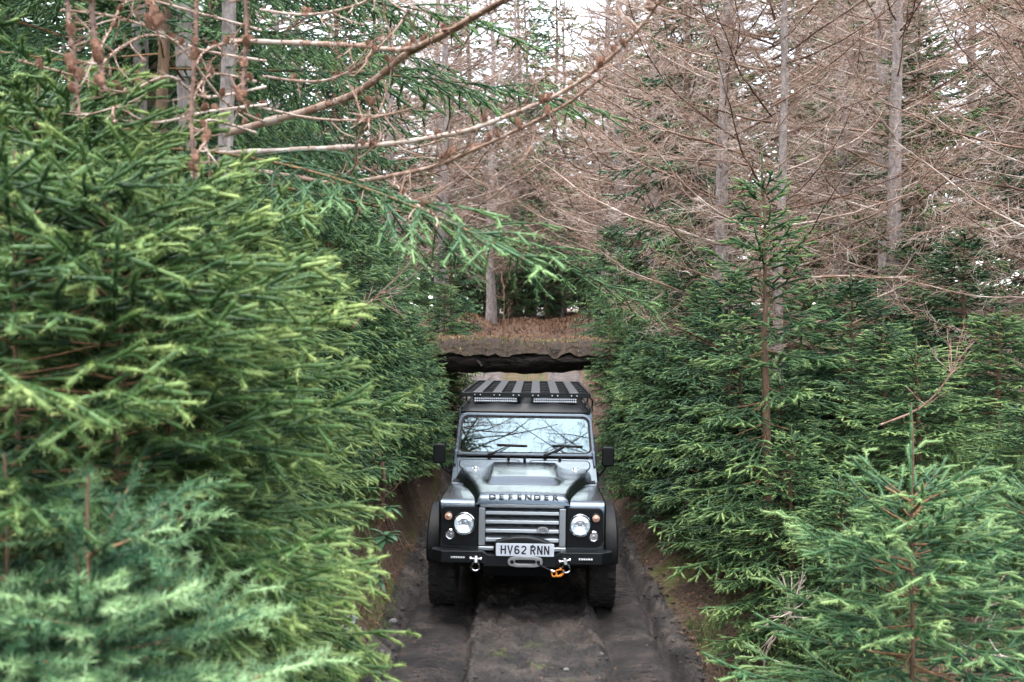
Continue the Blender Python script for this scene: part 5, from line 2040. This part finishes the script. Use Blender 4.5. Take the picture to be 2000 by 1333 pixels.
tag(meshobj('moss', blades('deck_moss', kx + .3, ky + 16.0, kz + 2.3, g, .09, .008, 'moss', 1.5, 2), None), 'dull green moss along the front lip of the log bridge', 'moss', kind='stuff')
x, y, z, g = scatter(1500, (-2.2, 3.2), (6, 13), 14, bankmask)
n_ = len(x)
a_ = g.uniform(0, 6.28, n_)
l_ = g.uniform(.04, .28, n_)
p_ = np.stack([x, y, z + .012], 1)
x2, y2 = x + np.cos(a_) * l_, y + np.sin(a_) * l_
e_ = np.stack([x2, y2, ground(x2, y2) + g.uniform(.005, .05, n_)], 1)
dd_ = dict(a=p_, b=e_, r0=g.uniform(.0015, .005, n_), r1=np.full(n_, .0012), t=g.uniform(.05, .8, n_), o=np.zeros(n_), lf=np.zeros(n_))
tag(meshobj('fallen_twigs', wood('fallen_twigs', dd_, 3, 'larch_twig', tone=True), None), 'thin fallen twigs littering both banks beside the track', 'twigs', kind='stuff')
x, y, z, g = scatter(2500, (-1.9, -1.1), (6.2, 11), 15, lambda x, y, g: fbm(x * 1.5, y * 1.5, 2, 99) + g.normal(0, .1, len(x)) > .1)
tag(meshobj('grass', blades('bank_grass', x, y, z, g, .12, .0025, 'grass_green', 1.1, 2), None), 'short grass tufts on the left bank below the spruces', 'grass', kind='stuff')
x, y, z, g = scatter(900, (-1.1, 1.45), (6.5, 13), 12)
tag(meshobj('leaf_litter', leaf_quads('track_litter', x, y, z, g, .014, 'litter', .004), None), 'scattered leaf bits and needles lying on the mud track', 'leaf litter', kind='stuff')
# moss on the left bank
x, y, z, g = scatter(46000, (-1.75, -.98), (6.2, 9.5), 3, lambda x, y, g: (fbm(x * 2, y * 2, 3, 81) + g.normal(0, .15, len(x)) > .0) & (x - bend(y) < FOOT_L + .03))
tag(meshobj('moss', blades('moss', x, y, z, g, .03, .004, 'moss', .8, 1), None), 'yellow-green moss cushion on the left bank by the track', 'moss', kind='stuff')
# green grass and dry stems right
x, y, z, g = scatter(9000, (1.5, 4.6), (5.6, 8.6), 4, lambda x, y, g: fbm(x * 1.3, y * 1.3, 2, 91) + g.normal(0, .12, len(x)) > .08)
tag(meshobj('grass', blades('grass', x, y, z, g, .30, .0028, 'grass_green', 1.0, 3), None), 'thin green grass among the spruces on the right bank', 'grass', kind='stuff')
x, y, z, g = scatter(5000, (1.45, 4.2), (5.4, 9.5), 5, lambda x, y, g: fbm(x * 1.1 + 4, y * 1.1, 2, 95) + g.normal(0, .1, len(x)) > .12)
tag(meshobj('grass', blades('dry_grass', x, y, z, g, .26, .0022, 'grass_dry', 1.3, 3), None), 'straw-coloured dead grass and stems on the right bank', 'grass', kind='stuff')
x, y, z, g = scatter(2600, (2.9, 4.2), (6.0, 7.6), 6)
tag(meshobj('grass', blades('tall_grass', x, y, z, g, .95, .0032, 'grass_green', .5, 4), None), 'tall drooping dark grass clump at the right edge', 'grass', kind='stuff')
# bracken heap beyond the bridge
x, y, z, g = scatter(2500, (-2.6, 3.4), (30, 42), 7)
tag(meshobj('bracken', blades('bracken', x, y, z, g, .22, .02, 'litter', 1.3, 2), None), 'rust-brown dead bracken scattered on the rise beyond the bridge', 'bracken', kind='stuff')
# clods of mud along the ruts
def stone_mesh(name, seed, mat, sq=.6):
    bm = bmesh.new()
    bmesh.ops.create_icosphere(bm, subdivisions=2, radius=1)
    g = random.Random(seed)
    o3 = [g.uniform(0, 50) for _ in range(3)]
    for v in bm.verts:
        n = float(fbm(np.array([v.co.x * 1.1 + o3[0] + v.co.z]), np.array([v.co.y * 1.1 + o3[1]]), 3, seed)[0])
        v.co *= 1 + .35 * n
        v.co.z *= sq
    me = bpy.data.meshes.new(name)
    bm.to_mesh(me)
    bm.free()
    me.polygons.foreach_set('use_smooth', [True] * len(me.polygons))
    me.materials.append(MATS[mat])
    return me


stn = [stone_mesh('stone', i, 'stone') for i in range(3)]
STL = ['pale rounded stone on the mud at the lower left track edge', 'grey stone just right of the pale one at the lower left track edge', 'small grey stone in the mud under the mossy bank', 'flat stone half sunk in the middle of the track', 'small stone by the right rut', 'grey stone at the foot of the left bank beside the front tyre']
for i, (px, d, x, s) in enumerate([(0, 7.62, -1.02, .045), (0, 7.55, -.92, .035), (0, 8.1, -1.06, .03), (0, 7.7, .42, .03), (0, 7.95, .72, .022), (0, 9.0, -1.08, .04)]):
    o = tag(meshobj('stone', stn[i % 3], None), STL[i], 'stone', 'stones on the track')
    o.location = (x, d, gz(x, d) + s * .2)
    o.scale = (s, s * .8, s)
    o.rotation_euler = (0, 0, i * 1.3)
# clods joined: too many and too small to tell apart
cm = stone_mesh('clod', 9, 'mud')
cv = np.array([v.co[:] for v in cm.vertices])
cf = np.array([p.vertices[:] for p in cm.polygons])
g = np.random.default_rng(17)
lines = [(-1.03, .05, 110), (-.31, .03, 70), (.70, .05, 70), (1.42, .06, 140), (.2, .35, 50)]
VV, FF = [], []
for (u0, sd_, n) in lines:
    for k in range(n):
        yy = g.uniform(6.8, 12.5)
        xx = u0 + g.normal(0, sd_)
        s = g.uniform(.006, .028) * (1 if g.random() < .8 else 1.5)
        a = g.uniform(0, 6.28)
        ca, sa = math.cos(a), math.sin(a)
        q = cv * np.array([s, s * .8, s * .7])
        q = np.stack([q[:, 0] * ca - q[:, 1] * sa, q[:, 0] * sa + q[:, 1] * ca, q[:, 2]], 1)
        FF.append(cf + len(VV) * len(cv))
        VV.append(q + np.array([xx, yy, gz(xx, yy)]))
tag(meshobj('mud_clods', arr_mesh('mud_clods', np.concatenate(VV), np.concatenate(FF), 'mud', smooth=True), None), 'dark crumbs of mud thrown up along the ruts', 'mud', kind='stuff')


# ------------------------------------------------------------------ rhododendrons
def rhodo(px, py, d, label, n=16, s=1.0, seed=0):
    x0, y0, z0 = P(px, py, d)
    t = thing('rhododendron', label, 'shrub', (x0, y0, z0), group='rhododendrons on the left bank')
    g = random.Random(seed)
    b = B()
    b.tube([(-.12, .05, -.25), (-.05, .02, -.08), (0, 0, 0)], [.008, .006, .004], 6)
    b.obj('stem', 'twig_brown', t)
    for k in range(n):
        a = k * 2.4 + g.uniform(-.3, .3)
        e = g.uniform(-.35, .7)
        L = .13 * s * g.uniform(.75, 1.15)
        W = L * .17
        V, F, T_ = [], [], []
        m = 5
        for j in range(m + 1):
            q = j / m
            w_ = W * math.sin(math.pi * min(1, q * .93 + .05)) ** .8
            z = math.sin(e) * q * L - .35 * L * q * q
            for sg in (-1, 0, 1):
                V.append((q * L * math.cos(e), sg * w_, z + (.12 * w_ if sg else 0)))
                T_.append(.45 if sg else .75)
        for j in range(m):
            for c in (0, 1):
                F.append((j * 3 + c, j * 3 + c + 1, j * 3 + c + 4, j * 3 + c + 3))
        o = meshobj('leaf', arr_mesh('rhododendron_leaf', V, F, 'leaf_green', tone=np.array(T_) + g.uniform(-.2, .2), smooth=True), None, t)
        o.rotation_euler = (0, 0, a)
        o.location = (0, 0, -.012 * (k // 6))


rhodo(752, 1045, 7.3, 'upper glossy-leaved rhododendron rosette at the edge of the left spruces', 20, 1.1, 1)
rhodo(735, 1130, 7.2, 'lower rhododendron rosette hanging over the left mud edge', 16, 1.0, 2)
rhodo(762, 990, 8.2, 'small rhododendron shoot left of the front wing', 12, .9, 3)
# lichen tuft on the moss
x0, y0, z0 = P(682, 1245, 6.4)
plain('lichen', (.42, .47, .50), .9, bump=.5, bscale=80, var=.3)
b = B()
g = random.Random(4)
for k in range(120):
    p = Vector((g.gauss(0, .03), g.gauss(0, .04), g.gauss(0, .05)))
    q = p + Vector((g.gauss(0, .015), g.gauss(0, .015), .012))
    r = q + Vector((g.gauss(0, .012), g.gauss(0, .012), .01))
    b.tube([p, q, r], [.003, .0035, .002], 4)
o = b.obj('lichen', 'lichen', None)
o.location = (x0, y0, z0)
tag(o, 'pale grey-blue lichen tuft on the moss at lower left', 'lichen')


# ------------------------------------------------------------------ dead branches, roots, sapling
def dead_branch(label, pts, r, seed, side=10, sl=.3, tone=.6, name='dead_branch'):
    p0 = pts[0]
    t = thing(name, label, 'branch', p0)
    limb(pts, r, r * .3, seed, side, sl=sl, tone0=tone, tone1=tone * .9, cones=0, parent=t, origin=p0)
    return t


dead_branch('leaning dead stem against the dark left bank beside the mirror', [(-1.30, 9.6, .75), (-1.22, 9.5, 1.15), (-1.28, 9.55, 1.5), (-1.5, 9.6, 1.9)], .022, 1, 6, .3, .15)
dead_branch('second dark dead stem leaning on the left bank', [(-1.2, 9.9, .6), (-1.32, 9.8, 1.1), (-1.38, 9.8, 1.6)], .018, 2, 6, .3, .1)
dead_branch('dark dead branch sloping down the right bank beside the mirror', [(1.62, 10.2, .45), (1.75, 10.1, .85), (1.95, 10.1, 1.35)], .014, 3, 6, .3, .12)
dead_branch('pale dead twiggy shrub at the foot of the right spruces', [P(1490, 1330, 6.6), P(1500, 1270, 6.5), P(1540, 1215, 6.4), P(1550, 1180, 6.4)], .008, 4, 16, .4, .75)
dead_branch('pale dry stalk standing in the bottom right corner', [P(1898, 1330, 4.4), P(1900, 1230, 4.4), P(1930, 1180, 4.4), P(1965, 1120, 4.4)], .006, 5, 8, .3, .85)
dead_branch('bent pale dead twig at the right bottom edge', [P(1990, 1290, 4.2), P(1940, 1280, 4.2), P(1905, 1290, 4.2), P(1880, 1330, 4.2)], .005, 6, 6, .2, .85)
dead_branch('bare tangled twigs sticking out of the left spruces below the overhanging branches', [P(690, 640, 6.2), P(715, 600, 6.2), P(740, 575, 6.1), P(775, 565, 6.1)], .008, 7, 16, .35, .55)
dead_branch('bare twig rising from the grass in front of the right spruces', [P(1720, 830, 6.2), P(1800, 795, 6.2), P(1850, 740, 6.2), P(1870, 690, 6.2)], .007, 8, 10, .3, .4)
dead_branch('bare brown sapling standing on the bridge deck', [P(983, 668, 16.6), P(983, 630, 16.6), P(985, 580, 16.6), P(980, 530, 16.6)], .016, 9, 10, .5, .2, name='sapling')
# bare leaders rising from the two front saplings
for (lab, lst, d, r) in [('tall bare leader shoot of the front right spruce', [(1776, 1000), (1781, 900), (1786, 800), (1790, 728)], 4.2, .007), ]:
    pass
